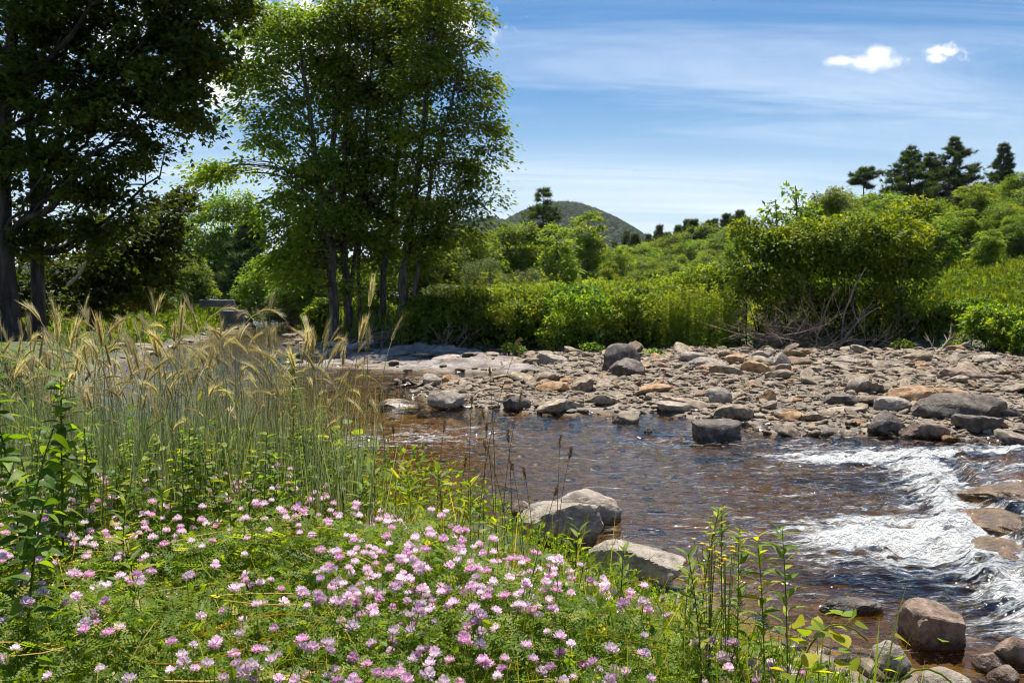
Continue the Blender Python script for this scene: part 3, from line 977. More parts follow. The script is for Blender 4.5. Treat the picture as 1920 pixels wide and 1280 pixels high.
# ---- pines and far trees, built once and copied
def pine_meshes(h, seed, lean=0.0, spread=0.24, start=0.25, dens=1.0, bare=0.5, tuft=0.5):
    tb, cb, lb = MB(), MB(), MB()
    P = np.stack([lean * np.linspace(0, 1, 10) ** 2, 0 * np.linspace(0, 1, 10), np.linspace(0, h, 10)], -1)
    tb.tube(P, np.linspace(0.02 * h, 0.02, 10), 7)
    z = start * h
    Pl, Ul = [], []
    while z < h * 0.99:
        k = (z / h - start) / (1 - start)
        L0 = h * spread * ((1 - k) ** 0.9) * (0.55 + 0.45 * min(1, k * 4)) + 0.12
        m = rng.integers(4, 7)
        a0 = rng.random() * 6.28
        for i in range(m):
            if rng.random() < 0.15:
                continue
            a = a0 + i * 6.283 / m + rng.normal() * 0.25
            L = L0 * rng.uniform(0.6, 1.25)
            base = np.array([lean * (z / h) ** 2, 0, z + rng.normal() * 0.03 * h * (1 - k)])
            dv = np.array([math.cos(a), math.sin(a), 0])
            up = 0.1 + 0.45 * k
            Q = bez(base, base + dv * L * 0.55 + np.array([0, 0, 0.02 * L]), base + dv * L + np.array([0, 0, up * L * 0.5]), 6)
            lb.tube(Q, np.linspace(0.006 * h * (1 - k) + 0.012, 0.008, 6), 4, cap=False)
            nt = int(L * 11 * dens) + 4
            t = bare + (1 - bare) * rng.random(nt)
            t *= 1.02
            q = np.stack([np.interp(t, np.linspace(0, 1, 6), Q[:, j]) for j in range(3)], -1)
            q += rng.normal(size=q.shape) * np.array([0.14, 0.14, 0.06]) * L
            Pl.append(q)
            Ul.append(np.tile(dv * 0.8 + np.array([0, 0, 0.3]), (nt, 1)))
        z += h * 0.042 * rng.uniform(0.6, 1.5)
    Pl = np.vstack(Pl)
    Ul = np.vstack(Ul)
    rep = 18
    Pn = np.repeat(Pl, rep, 0)
    Un = np.repeat(Ul, rep, 0) + rng.normal(size=(len(Pn), 3)) * 0.55
    cb.inst(NEEDLE * np.array([1, 1.2, 1]), [[0, 1, 2]], Pn, Un, rdir(len(Pn)), tuft * rng.uniform(0.6, 1.2, len(Pn)), c=np.repeat(rng.random(len(Pl)), rep))
    return tb, lb, cb


def pine(label, px, top, D, group, **kw):
    b = base_at(px, D)
    h = CAMZ + (HZ - top) / F * D - b[2]
    t = thing('pine_tree', label, 'tree', b, rz=rng.random() * 6, group=group)
    tb, lb, cb = pine_meshes(h, 0, **kw)
    tb.merge(lb)
    tb.build('trunk', M_BARKDARK, t, True)
    cb.build('crown', M_PINE, t)
    return t


GP = 'pines on the skyline'
pine('lone pine rising above pale green trees in front of the hill', 1018, 354, 92, GP, spread=0.27, start=0.40, bare=0.42, tuft=0.55, dens=0.6)
pine('dark pine, the second tall one on the right skyline', 1700, 272, 92, GP, spread=0.34, start=0.2, bare=0.3, tuft=0.5, dens=1.3)
pine('tallest dark pine on the right skyline', 1783, 258, 95, GP, spread=0.36, start=0.2, bare=0.25, tuft=0.5, dens=1.4)
pine('pine with forked dark crown beside the tallest pine', 1735, 288, 97, GP, spread=0.28, start=0.25, bare=0.35, tuft=0.5)
pine('small pointed pine nearest the picture edge on the right skyline', 1873, 268, 112, GP, spread=0.22, start=0.2, bare=0.3, tuft=0.5)
pine('thin pine with flat umbrella top left of the tall pines', 1614, 318, 96, GP, spread=0.20, start=0.82, bare=0.3, tuft=0.5, dens=1.5)
pine('dark pine standing behind the bright bush by the concrete block', 470, 395, 82, GP, spread=0.3, start=0.15, bare=0.25, tuft=0.6, dens=1.2)
pine('broad dark pine deep behind the maple trunks', 560, 425, 90, GP, spread=0.33, start=0.1, bare=0.25, tuft=0.6, dens=1.2)

# prototypes for middle-distance broadleaf trees
PROTO = {}


def proto_tree(key, h, env, mats, name='broadleaf_tree', cat='tree', **kw):
    t = tree(name, key, cat, (0, 0, -200), mats, trunks=[([(0, 0, 0), (0.1, 0, h * 0.4), (0, 0.1, h * 0.85)], 0.018 * h, 0.02)], env=env, **kw)
    PROTO[key] = [t, h, False]


def put(key, label, px, top, D, group, wide=1.0, base=None):
    """plant a copy of a prototype so that its top reaches the given row"""
    t, h, used = PROTO[key]
    b = base_at(px, D)
    hh = CAMZ + (HZ - top) / F * D - b[2]
    s = hh / h
    sc_ = (s * wide, s * wide, s)
    rz = rng.random() * 6.28
    if not used:
        PROTO[key][2] = True
        t.location = b
        t.rotation_euler = (0, 0, rz)
        t.scale = sc_
        tag(t, label, 'tree' if 'shrub' not in key and 'bush' not in key else 'shrub', group)
        return t
    return dup(t, label, b, rz, sc_, group)


H = 9.0
proto_tree('round', H, [(0, 0, 6, 2.6, 2.6, 2.4), (1.2, 0.5, 4.2, 2.0, 2, 1.6), (-1.3, -0.3, 4.3, 2, 2, 1.7), (0, -1.2, 3.4, 2, 1.8, 1.3), (0.3, 1.2, 7.6, 1.6, 1.5, 1.3), (-.8, .3, 2.4, 1.8, 1.8, 1.0), (1, .3, 2.2, 1.7, 1.8, 1.0)], (M_BARK, M_SHRUB), dens=10, nleaf=85, leaf=0.29, clump=0.55, limbs=16)
proto_tree('tall', H, [(0, 0, 7.2, 1.3, 1.3, 1.7), (0.5, 0.3, 5.2, 1.6, 1.6, 1.5), (-0.6, -0.3, 4.2, 1.6, 1.6, 1.5), (0.2, -0.4, 2.8, 1.6, 1.6, 1.2), (0, 0.3, 1.8, 1.4, 1.4, .9)], (M_BARK, M_LIGHT), dens=11, nleaf=85, leaf=0.27, clump=0.45, limbs=14, droop=0.1)
proto_tree('willow', H, [(0, 0, 6, 2.2, 2.2, 2.2), (1.5, 0, 4.4, 1.8, 1.8, 1.6), (-1.5, 0.4, 4.2, 1.8, 1.8, 1.7), (0, -1.4, 3, 2, 1.6, 1.5), (.2, .6, 2, 2, 1.6, 1.2)], (M_BARK, M_SILVER), dens=10, nleaf=95, leaf=0.30, clump=0.5, limbs=14, tmpl=(LN * np.array([1, 1.8, 1]), L2F), flat=0.8)
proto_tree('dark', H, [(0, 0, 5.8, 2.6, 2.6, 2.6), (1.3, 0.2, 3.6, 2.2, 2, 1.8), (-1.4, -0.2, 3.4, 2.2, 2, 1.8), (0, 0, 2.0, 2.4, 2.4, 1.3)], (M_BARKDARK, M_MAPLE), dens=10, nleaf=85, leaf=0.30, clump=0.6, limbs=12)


def proto_pine(key, h, **kw):
    t = thing('pine_tree', key, 'tree', (0, 0, -200))
    tb, lb, cb = pine_meshes(h, 0, **kw)
    tb.merge(lb)
    tb.build('trunk', M_BARKDARK, t, True)
    cb.build('crown', M_PINE, t)
    PROTO[key] = [t, h, False]


proto_pine('spruce', 12.0, spread=0.26, start=0.06, bare=0.1, tuft=0.7, dens=1.0)

GB = 'trees on the meadow behind the riverside shrubs'
put('tall', 'pale green slender tree below the lone pine', 1045, 418, 70, GB, 1.15)
put('tall', 'tall rounded green tree in front of the hill slope', 1100, 395, 76, GB, 1.05)
put('round', 'leafy green tree between the maples and the lone pine', 950, 412, 74, GB, 1.2)
put('round', 'green tree half hidden behind the leaning maple', 880, 420, 66, GB, 1.1)
put('willow', 'silvery willow bush left of the slender pale tree', 985, 490, 58, GB, 1.3)
put('willow', 'silvery willow bush behind the maples, lower of two', 900, 470, 60, GB, 1.25)
put('dark', 'dark green tree right of the tall rounded tree', 1150, 452, 84, GB, 0.9)
put('tall', 'young light green tree at the edge of the far wood', 1140, 488, 66, GB, 1.1)
put('round', 'round pale bush in front of the far wood', 1205, 500, 72, GB, 1.5)
put('round', 'green tree seen between the maple trunks', 800, 455, 64, GB, 1.3)
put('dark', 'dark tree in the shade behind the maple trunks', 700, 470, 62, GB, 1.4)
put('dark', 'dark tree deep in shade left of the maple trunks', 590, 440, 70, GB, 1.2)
GL = 'trees on the far bank upstream'
put('round', 'tall yellow-green tree behind the bright bush upstream', 420, 352, 88, GL, 0.95)
put('round', 'round bright yellow-green bush on the bank upstream', 362, 472, 70, GL, 1.05)
put('dark', 'dark tree behind the bright bush, at the drooping boughs', 320, 385, 92, GL, 1.0)
put('dark', 'dark tree beside the upstream pool', 505, 470, 76, GL, 1.2)
put('willow', 'grey-green willow bush above the upstream pool', 545, 528, 72, GL, 2.0)
put('round', 'green bush at the foot of the dark drooping tree', 290, 500, 60, GL, 1.2)
put('round', 'small bush touching the water at the first maple trunk', 598, 578, 47.5, GL, 1.2)
put('tall', 'green bush on the bank beside the concrete block', 300, 565, 58, GL, 1.8)

GW = 'trees of the far wood'
for i in range(34):
    px = 1158 + i * 7.0 + rng.normal() * 5
    D = rng.uniform(150, 215)
    top = (441 if i % 5 in (0, 1, 3) else 456) - (px - 1160) * 0.17 + rng.normal() * 7
    key = ['spruce', 'spruce', 'dark', 'spruce', 'round'][i % 5]
    put(key, {'spruce': 'dark conifer in the far wood below the hill', 'round': 'round broadleaf tree in the far wood below the hill', 'dark': 'dark broadleaf tree in the far wood below the hill', 'tall': 'slender pale tree in the far wood below the hill'}[key], px, top, D, GW, rng.uniform(0.8, 1.2))
for i in range(12):
    px = 1200 + i * 17 + rng.normal() * 6
    put(['dark', 'round'][i % 2], ['dark low tree along the front of the far wood', 'pale low tree along the front of the far wood'][i % 2], px, 480 - i * 2.0 + rng.normal() * 8, rng.uniform(105, 140), GW, 1.25)

for i in range(26):
    px = 1165 + i * 9.0 + rng.normal() * 5
    k = ['dark', 'round', 'dark', 'tall'][i % 4]
    put(k, {'dark': 'dark crown in the back row of the far wood', 'round': 'round pale crown in the back row of the far wood', 'tall': 'narrow pale crown in the back row of the far wood'}[k], px, 462 - (px - 1160) * 0.17 + rng.normal() * 6, rng.uniform(130, 190), GW, rng.uniform(1.1, 1.5))
GR = 'trees on the right hillside'
right = [('round', 1570, 348, 84, 1.0, 'leafy tree at the left end of the hillside trees'), ('dark', 1640, 368, 88, 1.1, 'dark leafy tree under the umbrella pine'), ('tall', 1690, 372, 78, 1.3, 'light green tree in front of the dark pines'),
         ('round', 1760, 372, 84, 1.1, 'green tree below the tallest pine'), ('dark', 1838, 340, 90, 0.9, 'dark tree right of the tallest pine'), ('round', 1900, 322, 84, 0.9, 'yellow-green tree at the right picture edge'),
         ('tall', 1800, 392, 72, 1.7, 'broad green bush on the hillside below the pines'), ('dark', 1875, 372, 70, 1.0, 'dark tree on the hillside nearest the right edge'), ('round', 1730, 400, 68, 1.4, 'round bush behind the vine thicket'),
         ('tall', 1850, 430, 62, 1.7, 'pale bush at the top of the meadow'), ('round', 1905, 400, 66, 1.0, 'green tree at the meadow top by the right edge'), ('dark', 1600, 385, 74, 1.1, 'dark bush showing over the vine thicket'),
         ('round', 1520, 385, 86, 1.0, 'small green tree behind the thicket shoots'), ('dark', 1395, 430, 110, 1.2, 'dark tree where the far wood meets the thicket'), ('round', 1440, 415, 100, 1.1, 'green tree left of the thicket shoots'),
         ('dark', 1545, 362, 92, 1.2, 'dark tree behind the broad leafy shoot'), ('round', 1585, 356, 90, 1.2, 'pale tree left of the umbrella pine'), ('round', 1668, 356, 86, 1.2, 'pale tree between the umbrella pine and the dark pines'), ('dark', 1722, 350, 100, 1.2, 'dark crown at the foot of the forked pine'),
         ('tall', 1815, 345, 88, 1.5, 'light crown at the foot of the tallest pine'), ('dark', 1870, 335, 96, 1.2, 'dark crown below the small pointed pine'), ('round', 1915, 350, 76, 1.2, 'round crown cut by the right edge above the meadow')]
for (k, px, top, D, w, lab) in right:
    put(k, lab, px, top, D, GR, w)
for k in list(PROTO):
    assert PROTO[k][2], k


# ---- shrubs along the far bank
def shrub(name, label, px, D, items, mat, group, leaf=0.18, n=9000, tmpl=(L2, L2F), stems=14, jit=0.35, upright=0.0, cat='shrub'):
    b = base_at(px, D)
    t = thing(name, label, cat, b, group=group)
    E = penv(D, b, items)
    cb, sb = MB(), MB()
    vol = np.array([(e[3] * e[4] + e[3] * e[5] + e[4] * e[5]) for e in E])
    for e, v in zip(E, vol / vol.sum()):
        e = np.array(e)
        m = int(n * v)
        d = rdir(m)
        d[:, 2] = np.abs(d[:, 2]) * np.where(rng.random(m) < 0.72, 1, -1)
        lump = 0.86 + 0.34 * vn3(d, 2.6, e[0] + 20) + 0.34 * vn3(d, 6.5, e[1] + 40)
        rr = lump * np.where(rng.random(m) < 0.75, rng.uniform(0.86, 1.06, m), rng.uniform(0.4, 0.9, m))
        p = np.array(e[:3]) + d * rr[:, None] * np.array(e[3:])
        ok = p[:, 2] > 0.05 + rng.random(m) * 0.12
        p, dd = p[ok], d[ok]
        m = len(p)
        u = unit(dd * np.array([1, 1, 0.3]) + rng.normal(size=(m, 3)) * 0.6 + np.array([0, 0, -0.35 + upright]))
        w = dd * 0.55 + rng.normal(size=(m, 3)) * 0.5 + np.array([0, 0, 1.05])
        tone = vn3(p, 1.3, 50) * 0.6 + 0.45  # light and shade between leaf clumps put into the leaf colour
        cb.inst(tmpl[0], tmpl[1], p, u, w, leaf * rng.uniform(0.6, 1.35, m), c=np.clip(tone + rng.normal(size=m) * 0.24, 0, 1))
        for i in range(max(2, int(stems * v))):
            q = np.array(e[:3]) + rdir(1)[0] * np.array(e[3:]) * 0.8
            q[2] = max(q[2], 0.3)
            a = np.array([e[0] + rng.normal() * 0.3 * e[3], e[1] + rng.normal() * 0.3 * e[4], 0])
            sb.tube(bez(a, (a + q) / 2 + np.array([0, 0, 0.25 * q[2]]), q, 6), np.linspace(0.03, 0.008, 6), 4, cap=False)
    sb.build('stems', M_BARKDARK, t, True)
    cb.build('foliage', mat, t)
    return t


GS = 'shrubs along the far bank'
shrub('bank_shrub', 'bright shrub seen between the maple trunks', 690, 49, [(680, 585, 34, 32, 0), (715, 590, 28, 30, 0.5)], M_LIGHT, GS, n=3500)
shrub('bank_shrub', 'leafy shrub left of the maple trunks, above the pool', 600, 47.5, [(590, 600, 24, 26, 0), (606, 580, 20, 24, 0.5)], M_SHRUB, GS, n=2500)
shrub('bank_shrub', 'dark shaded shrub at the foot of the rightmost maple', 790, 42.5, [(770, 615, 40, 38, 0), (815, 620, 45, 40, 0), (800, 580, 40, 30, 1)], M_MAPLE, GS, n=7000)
shrub('bank_shrub', 'low green shrub right of the maple clump', 880, 43, [(860, 610, 45, 42, 0), (905, 615, 42, 42, 0), (880, 570, 50, 30, 1.5)], M_SHRUB, GS, n=8000)
shrub('bank_shrub', 'bushy shrub above the right end of the bedrock slab', 975, 43, [(960, 610, 42, 45, 0), (1005, 605, 40, 50, 0), (980, 570, 50, 28, 2)], M_VINE, GS, n=8000)
shrub('bank_shrub', 'rounded leafy shrub in the middle of the far bank', 1080, 42.6, [(1060, 605, 55, 55, 0), (1105, 600, 50, 55, 0), (1080, 560, 60, 28, 1.5), (1040, 630, 35, 30, -0.6)], M_VINE, GS, n=11000)
shrub('bank_shrub', 'pale leafy shrub behind the pair of grey boulders', 1185, 42.8, [(1170, 600, 45, 55, 0), (1215, 600, 40, 55, 0), (1190, 556, 55, 25, 1.5)], M_LIGHT, GS, n=9000)
shrub('bank_shrub', 'low bush in front of the pale shrubs, beside the grey boulders', 1228, 37, [(1225, 676, 30, 22, 0), (1245, 682, 16, 14, 0)], M_VINE, GS, n=1500, leaf=0.12)
shrub('bank_shrub', 'green shrub at the back of the bank, between maples and thicket', 1010, 49, [(940, 556, 55, 24, 0), (1030, 553, 60, 24, 0), (1120, 546, 60, 24, 1)], M_LIGHT, GS, n=8000)
shrub('bank_shrub', 'sunlit shrub joining the thicket behind the tall weeds', 1290, 46, [(1250, 545, 60, 28, 0), (1320, 530, 50, 38, 0), (1350, 545, 40, 45, -1)], M_LIGHT, GS, n=8000)
shrub('bank_shrub', 'pale flowering shrub behind the shaded shrub by the maples', 850, 50, [(840, 552, 50, 18, 0), (900, 556, 40, 20, 0)], M_SILVER, GS, n=5000)
shrub('bank_shrub', 'leafy shrub at the right end of the driftwood log', 1880, 37, [(1890, 620, 46, 44, 0), (1925, 640, 40, 45, -1), (1850, 605, 42, 36, 1)], M_VINE, GS, n=9000)
shrub('bank_shrub', 'shrub on the bank between the thicket and the right edge', 1800, 42, [(1790, 600, 40, 38, 0), (1830, 590, 45, 36, 1), (1770, 630, 30, 22, 0)], M_VINE, GS, n=8000)
for (px, py, lab) in [(960, 668, 'small tuft of leaves at the back of the bedrock'), (1105, 664, 'small green tuft at the foot of the rounded shrub'), (1440, 660, 'small green tuft in front of the brush heap'), (1545, 664, 'small green tuft right of the brush heap'), (1690, 650, 'small green tuft behind the driftwood log'), (1790, 668, 'small leafy tuft at the fork of the driftwood')]:
    dt = 41.0 if px < 1600 else 38.5
    py = HZ + F * (CAMZ - gz((px - 960) / F * dt, dt)) / dt - 8
    shrub('leafy_tuft', lab, px, dt, [(px, py, 20, 12, 0), (px + 14, py + 2, 12, 8, 0)], M_VINE, 'small tufts at the back of the gravel bar', n=500, leaf=0.13)
# the great thicket hung with vines
shrub('vine_thicket', 'great thicket hung with yellow-green vines on the right bank', 1560, 42,
      [(1412, 515, 58, 50, 0), (1500, 460, 76, 52, 0), (1450, 470, 50, 40, 0), (1590, 455, 80, 58, 0), (1665, 465, 75, 75, 0), (1700, 520, 55, 80, 0), (1450, 530, 70, 50, 0), (1560, 520, 120, 60, 1), (1395, 440, 30, 36, 1), (1372, 590, 30, 50, 1.5), (1700, 410, 45, 38, 2), (1650, 590, 80, 60, 1.5), (1500, 590, 110, 60, 2.2)],
      M_VINE, GS, n=46000, leaf=0.20, stems=60)
for i, (px, top, lab) in enumerate([(1450, 372, 'short leafy shoot on top of the thicket'), (1487, 346, 'tall leafy shoot standing above the thicket'), (1527, 382, 'broad leafy shoot at the middle of the thicket top')]):
    b = ((px - 960) / F * 43.5, 43.5, CAMZ + (HZ - 480) / F * 43.5)
    hh = CAMZ + (HZ - top) / F * 43.5 - b[2]
    tree('leafy_shoot', lab, 'sapling', b, (M_BARK, M_SHRUB), group='shoots above the thicket', trunks=[([(0, 0, -0.8), (0.1, 0, hh * 0.6), (0, 0, hh * 0.97)], 0.05, 0.02)],
         env=[(0, 0, hh * 0.85, 0.45, 0.45, 0.35), (-0.4, 0, hh * 0.6, 0.4, 0.4, 0.3), (0.45, 0, hh * 0.66, 0.4, 0.4, 0.3), (0, 0.2, hh * 0.3, 0.4, 0.4, 0.4)], dens=24, nleaf=14, leaf=0.30, clump=0.26, limbs=8, droop=0.8)


# ---- upright weeds in front of the shrubs
def weed_stand(label, px, D, w, n, hmin, hmax, mat, group):
    b = base_at(px, D)
    t = thing('tall_weeds', label, 'weeds', b, group=group)
    sb, cb = MB(), MB()
    for i in range(n):
        x, y = rng.uniform(-w, w), rng.uniform(-0.8, 0.8)
        h = rng.uniform(hmin, hmax)
        z0 = gz(b[0] + x, b[1] + y) - b[2]
        top = np.array([x + rng.normal() * 0.12, y + rng.normal() * 0.12, z0 + h])
        a = np.array([x, y, z0])
        sb.tube([a, (a + top) / 2, top], [0.012, 0.01, 0.005], 3, cap=False)
        m = 60
        k = rng.random(m) ** 0.8
        p = a + (top - a) * k[:, None]
        ang = rng.random(m) * 6.28
        u = np.stack([np.cos(ang), np.sin(ang), rng.uniform(0.1, 0.9, m)], -1)
        cb.inst(LN * np.array([1, 1.7, 1]), L2F, p, u, rdir(m, 1.0), 0.17 * rng.uniform(0.6, 1.2, m), c=np.clip(0.25 + 0.5 * k + rng.normal(size=m) * 0.12, 0, 1))
    sb.build('stems', M_WEED, t)
    cb.build('foliage', mat, t)


weed_stand('stand of tall upright light green weeds left of the thicket', 1310, 41.6, 1.5, 120, 1.9, 3.1, M_LIGHT, 'tall weeds on the far bank')
for (px, lab) in [(860, 'pale upright weeds behind the low shrub right of the maples'), (955, 'upright weeds poking above the bushy shrub over the bedrock'), (1040, 'upright weeds between the bushy and the rounded shrub'), (1135, 'upright weeds between the rounded and the pale shrub'), (1190, 'upright weeds above the pale leafy shrub')]:
    weed_stand(lab, px, 44.2, 1.4, 60, 1.7, 2.9, M_LIGHT, 'tall weeds on the far bank')
weed_stand('stand of upright weeds behind the low bush by the boulders', 1245, 41.6, 0.8, 60, 1.6, 2.6, M_LIGHT, 'tall weeds on the far bank')


# ---- grass and low growth that nobody could count
def scatter(n, xr, yr, ok):
    x = rng.uniform(*xr, n)
    y = rng.uniform(*yr, n)
    k = ok(x, y)
    x, y = x[k], y[k]
    return np.stack([x, y, ground(x, y)], -1)


def far_grass():
    mb = MB()
    for (n, xr, yr, h, w) in [(60000, (13, 46), (40, 78), 0.5, 1.6), (26000, (-34, 20), (44, 80), 0.6, 2.2), (12000, (-32, -14), (34, 62), 0.32, 1.3)]:
        p = scatter(n, xr, yr, lambda x, y: sdist(x, y, CHANNEL) < -0.8)
        m = len(p)
        u = np.stack([rng.normal(size=m) * 0.35, rng.normal(size=m) * 0.35, np.ones(m)], -1)
        tone = fbm(p[:, 0] * 0.25, p[:, 1] * 0.25, 91, 3)
        mb.inst(NEEDLE * np.array([1, w, 1]), [[0, 1, 2]], p, u, rdir(m) * np.array([1, 1, 0.2]), h * rng.uniform(0.5, 1.6, m) * (0.5 + tone), c=np.clip(tone * 0.8 + rng.normal(size=m) * 0.13, 0, 0.86))
        k = rng.random(m) < 0.35
        q = p[k] + np.array([0, 0, 0.3]) * rng.random((k.sum(), 1)) * 2
        mb.inst(L2, L2F, q, rdir(len(q), 0.5), rdir(len(q), 1.0), 0.3 * rng.uniform(0.5, 1.2, len(q)), c=rng.random(len(q)) * 0.7, mat=1)
    tag(mb.build('meadow_grass', [M_GRASS, M_SHRUB]), 'rough green grass and weeds of the meadows behind the river', 'grass', kind='stuff')


far_grass()

# ------------------------------------------------------------------ rocks
def ico(sub):
    bm = bmesh.new()
    bmesh.ops.create_icosphere(bm, subdivisions=sub, radius=1)
    V = np.array([v.co[:] for v in bm.verts])
    Fc = [[v.index for v in f.verts] for f in bm.faces]
    bm.free()
    return unit(V), Fc


def rock_shape(sub, angular=0.7, planes=11, rough=0.06, seed=0, sx=1.0, sy=0.8, sz=0.55, box=False):
    D, Fc = ico(sub)
    rs = np.random.default_rng(seed)
    N = unit(rs.normal(size=(planes, 3)))
    off = rs.uniform(0.62, 0.95, planes)
    if box:
        N = unit(np.vstack([np.eye(3), -np.eye(3), rs.normal(size=(3, 3))]) + rs.normal(size=(9, 3)) * 0.14)
        off = np.concatenate([rs.uniform(0.72, 0.85, 6), rs.uniform(0.9, 1.05, 3)])
    dots = np.maximum(D @ N.T, 1e-3)
    r = np.min(np.where(D @ N.T > 0.05, off / dots, 9), axis=1)
    r = np.minimum(r, 1.25)
    r = angular * r + (1 - angular) * 0.9
    o = Vector((seed * 3.7, seed * 1.3, 0))
    if rough > 0:
        n = np.array([mnoise.noise(Vector(d * 1.7) + o) + 0.5 * mnoise.noise(Vector(d * 4.1) + o) + 0.28 * mnoise.noise(Vector(d * 9) + o) + (0.16 * mnoise.noise(Vector(d * 19) + o) if sub > 3 else 0) for d in D])
        r = r * (1 + rough * n)
    V = D * r[:, None] * np.array([sx, sy, sz])
    return V, Fc


def rock_mesh(name, mat, smooth=True, **kw):
    V, Fc = rock_shape(**kw)
    mb = MB()
    mb.add(V, Fc)
    me = mb.mesh(name, mat, smooth)
    if smooth:
        me.set_sharp_from_angle(angle=R(28))
    return me


def hero(label, px, py, wpx, hpx, mat, D=None, seed=0, sy=0.8, angular=0.85, rz=0.0, tilt=(0, 0), sub=4, z=None, planes=11, group=None, name='boulder', box=False):
    """boulder whose base stands at (px,py) on the photograph, w x h pixels large there"""
    D = CAMZ * F / (py - HZ)
    for _ in range(6):
        x = (px - 960) / F * D
        D = 0.5 * D + 0.5 * (CAMZ - max(gz(x, D), 0.0)) * F / (py - HZ)
    x = (px - 960) / F * D
    w = wpx / F * D / 2 / 0.9
    h = hpx / F * D
    zz = (gz(x, D) if z is None else z)
    me = rock_mesh(name, mat, seed=seed, sub=sub, angular=angular, planes=planes, rough=0.10, sx=w, sy=w * sy, sz=h * 0.72, box=box)
    o = link(name, me, loc=(x, D + w * sy * 0.6, max(zz, -0.02) + h * 0.36))
    o.rotation_euler = (tilt[0], tilt[1], rz)
    HEROES.append((x, D + w * sy * 0.6, w))
    tag(o, label, 'rock', group)
    return o


HEROES = []
GK = 'boulders in and beside the river'
# near rocks
hero('long pale boulder in the water, front one of the split pair', 1050, 1022, 170, 72, M_PALEROCK, seed=3, sy=0.6, rz=-0.25, angular=0.7, sub=5, group=GK)
hero('rounded pale boulder with a hollow, behind the long pale one', 1095, 987, 125, 58, M_PALEROCK, D=11.6, seed=8, sy=0.75, angular=0.6, sub=5, group=GK)
hero('small brown rock at the left end of the split pale boulders', 975, 977, 40, 28, M_BROWNROCK, seed=5, group=GK)
hero('broad pale flat boulder half hidden by pink flowers', 1205, 1107, 190, 66, M_PALEROCK, seed=11, sy=0.6, rz=0.1, angular=0.8, sub=5, group=GK)
hero('large angular brown boulder standing in the water, lower right', 1784, 1232, 112, 78, M_BROWNROCK, seed=22, sy=0.8, angular=1.0, box=True, sub=5, group=GK)
hero('rounded tan boulder at the water edge beside the large angular one', 1691, 1284, 66, 66, M_PALEROCK, seed=14, sy=0.8, angular=0.6, sub=4, group=GK)
hero('dark brown boulder cut by the right picture edge', 1926, 1267, 70, 60, M_BROWNROCK, seed=31, angular=0.8, group=GK)
hero('small dark rock left of the boulder at the right edge', 1886, 1272, 56, 32, M_BROWNROCK, seed=33, angular=0.6, group=GK)
hero('low tan rock just above the bottom right corner', 1914, 1297, 60, 30, M_BROWNROCK, seed=35, angular=0.5, group=GK)
hero('flat pale rock cut by the bottom picture edge', 1796, 1322, 90, 32, M_PALEROCK, seed=36, angular=0.5, group=GK)
hero('long dark wet rock just breaking the surface above the angular boulder', 1621, 1160, 120, 24, M_DARKROCK, seed=38, sy=0.5, angular=0.5, group=GK)
for (px, py, w, h, sd_, z_, lab) in [(1935, 1066, 190, 26, 85, -0.04, 'wet rusty ledge rock at the right edge beside the white water'), (1925, 1010, 190, 24, 86, 0.0, 'wet brown ledge rock above the rusty one'), (1955, 960, 210, 22, 87, 0.05, 'broad wet ledge rock cut by the right edge')]:
    hero(lab, px, py, w, h, M_LEDGE, seed=sd_, sy=0.8, angular=0.85, z=z_, group=GK)
# rocks in the river
hero('dark squared block standing alone in the water before the stones', 1352, 826, 96, 36, M_DARKROCK, seed=41, sy=0.7, angular=1.0, box=True, group=GK)
hero('pointed tan rock alone in the water left of the dark block', 1173, 795, 46, 22, M_ROCK, seed=43, angular=0.9, group=GK)
hero('tiny rock in the water below the pointed tan one', 1218, 813, 16, 9, M_BROWNROCK, seed=44, group=GK)
hero('large long dark rounded boulder among the stones at right', 1815, 788, 150, 48, M_DARKROCK, seed=47, sy=0.55, angular=0.6, group=GK)
hero('low dark rock trailing right from the large dark boulder', 1885, 782, 80, 20, M_DARKROCK, seed=48, sy=0.5, angular=0.5, group=GK)
hero('big flat orange boulder behind the large dark one', 1715, 760, 88, 30, M_ORANGEROCK, seed=51, sy=0.7, angular=0.8, group=GK)
hero('flat orange rock right behind the big orange one', 1790, 748, 74, 20, M_ORANGEROCK, seed=52, sy=0.7, angular=0.7, group=GK)
hero('grooved grey block below the large dark boulder', 1848, 812, 78, 32, M_DARKROCK, seed=53, angular=0.95, box=True, group=GK)
hero('rounded dark boulder left of the grooved block', 1675, 815, 66, 38, M_DARKROCK, seed=55, angular=0.6, group=GK)
hero('tan wedge rock in front of the rounded dark boulder', 1752, 824, 84, 30, M_BROWNROCK, seed=57, sy=0.6, angular=0.9, group=GK)
hero('pale flat stone left of the big orange boulder', 1680, 772, 64, 22, M_PALEROCK, seed=58, angular=0.7, group=GK)
hero('low orange stone at the water edge of the gravel bar', 1492, 790, 40, 18, M_ORANGEROCK, seed=59, angular=0.6, group=GK)
hero('angular rusty brown stone in the middle of the gravel bar', 1447, 756, 26, 25, M_ORANGEROCK, seed=60, angular=0.9, group=GK)
hero('round tan boulder in the middle of the gravel bar', 1356, 758, 46, 28, M_PALEROCK, seed=61, angular=0.6, group=GK)
hero('flat tan slab at the front edge of the gravel bar', 1270, 774, 66, 18, M_PALEROCK, seed=62, sy=0.8, angular=0.8, group=GK)
hero('grey-brown flat rock behind the orange stone', 1592, 760, 60, 20, M_DARKROCK, seed=63, angular=0.7, group=GK)
hero('dark boulder at the left front of the gravel bar', 963, 770, 50, 26, M_DARKROCK, seed=65, angular=0.8, group=GK)
hero('large pale boulder at the left tip of the gravel bar', 838, 768, 60, 32, M_PALEROCK, seed=66, angular=0.8, group=GK)
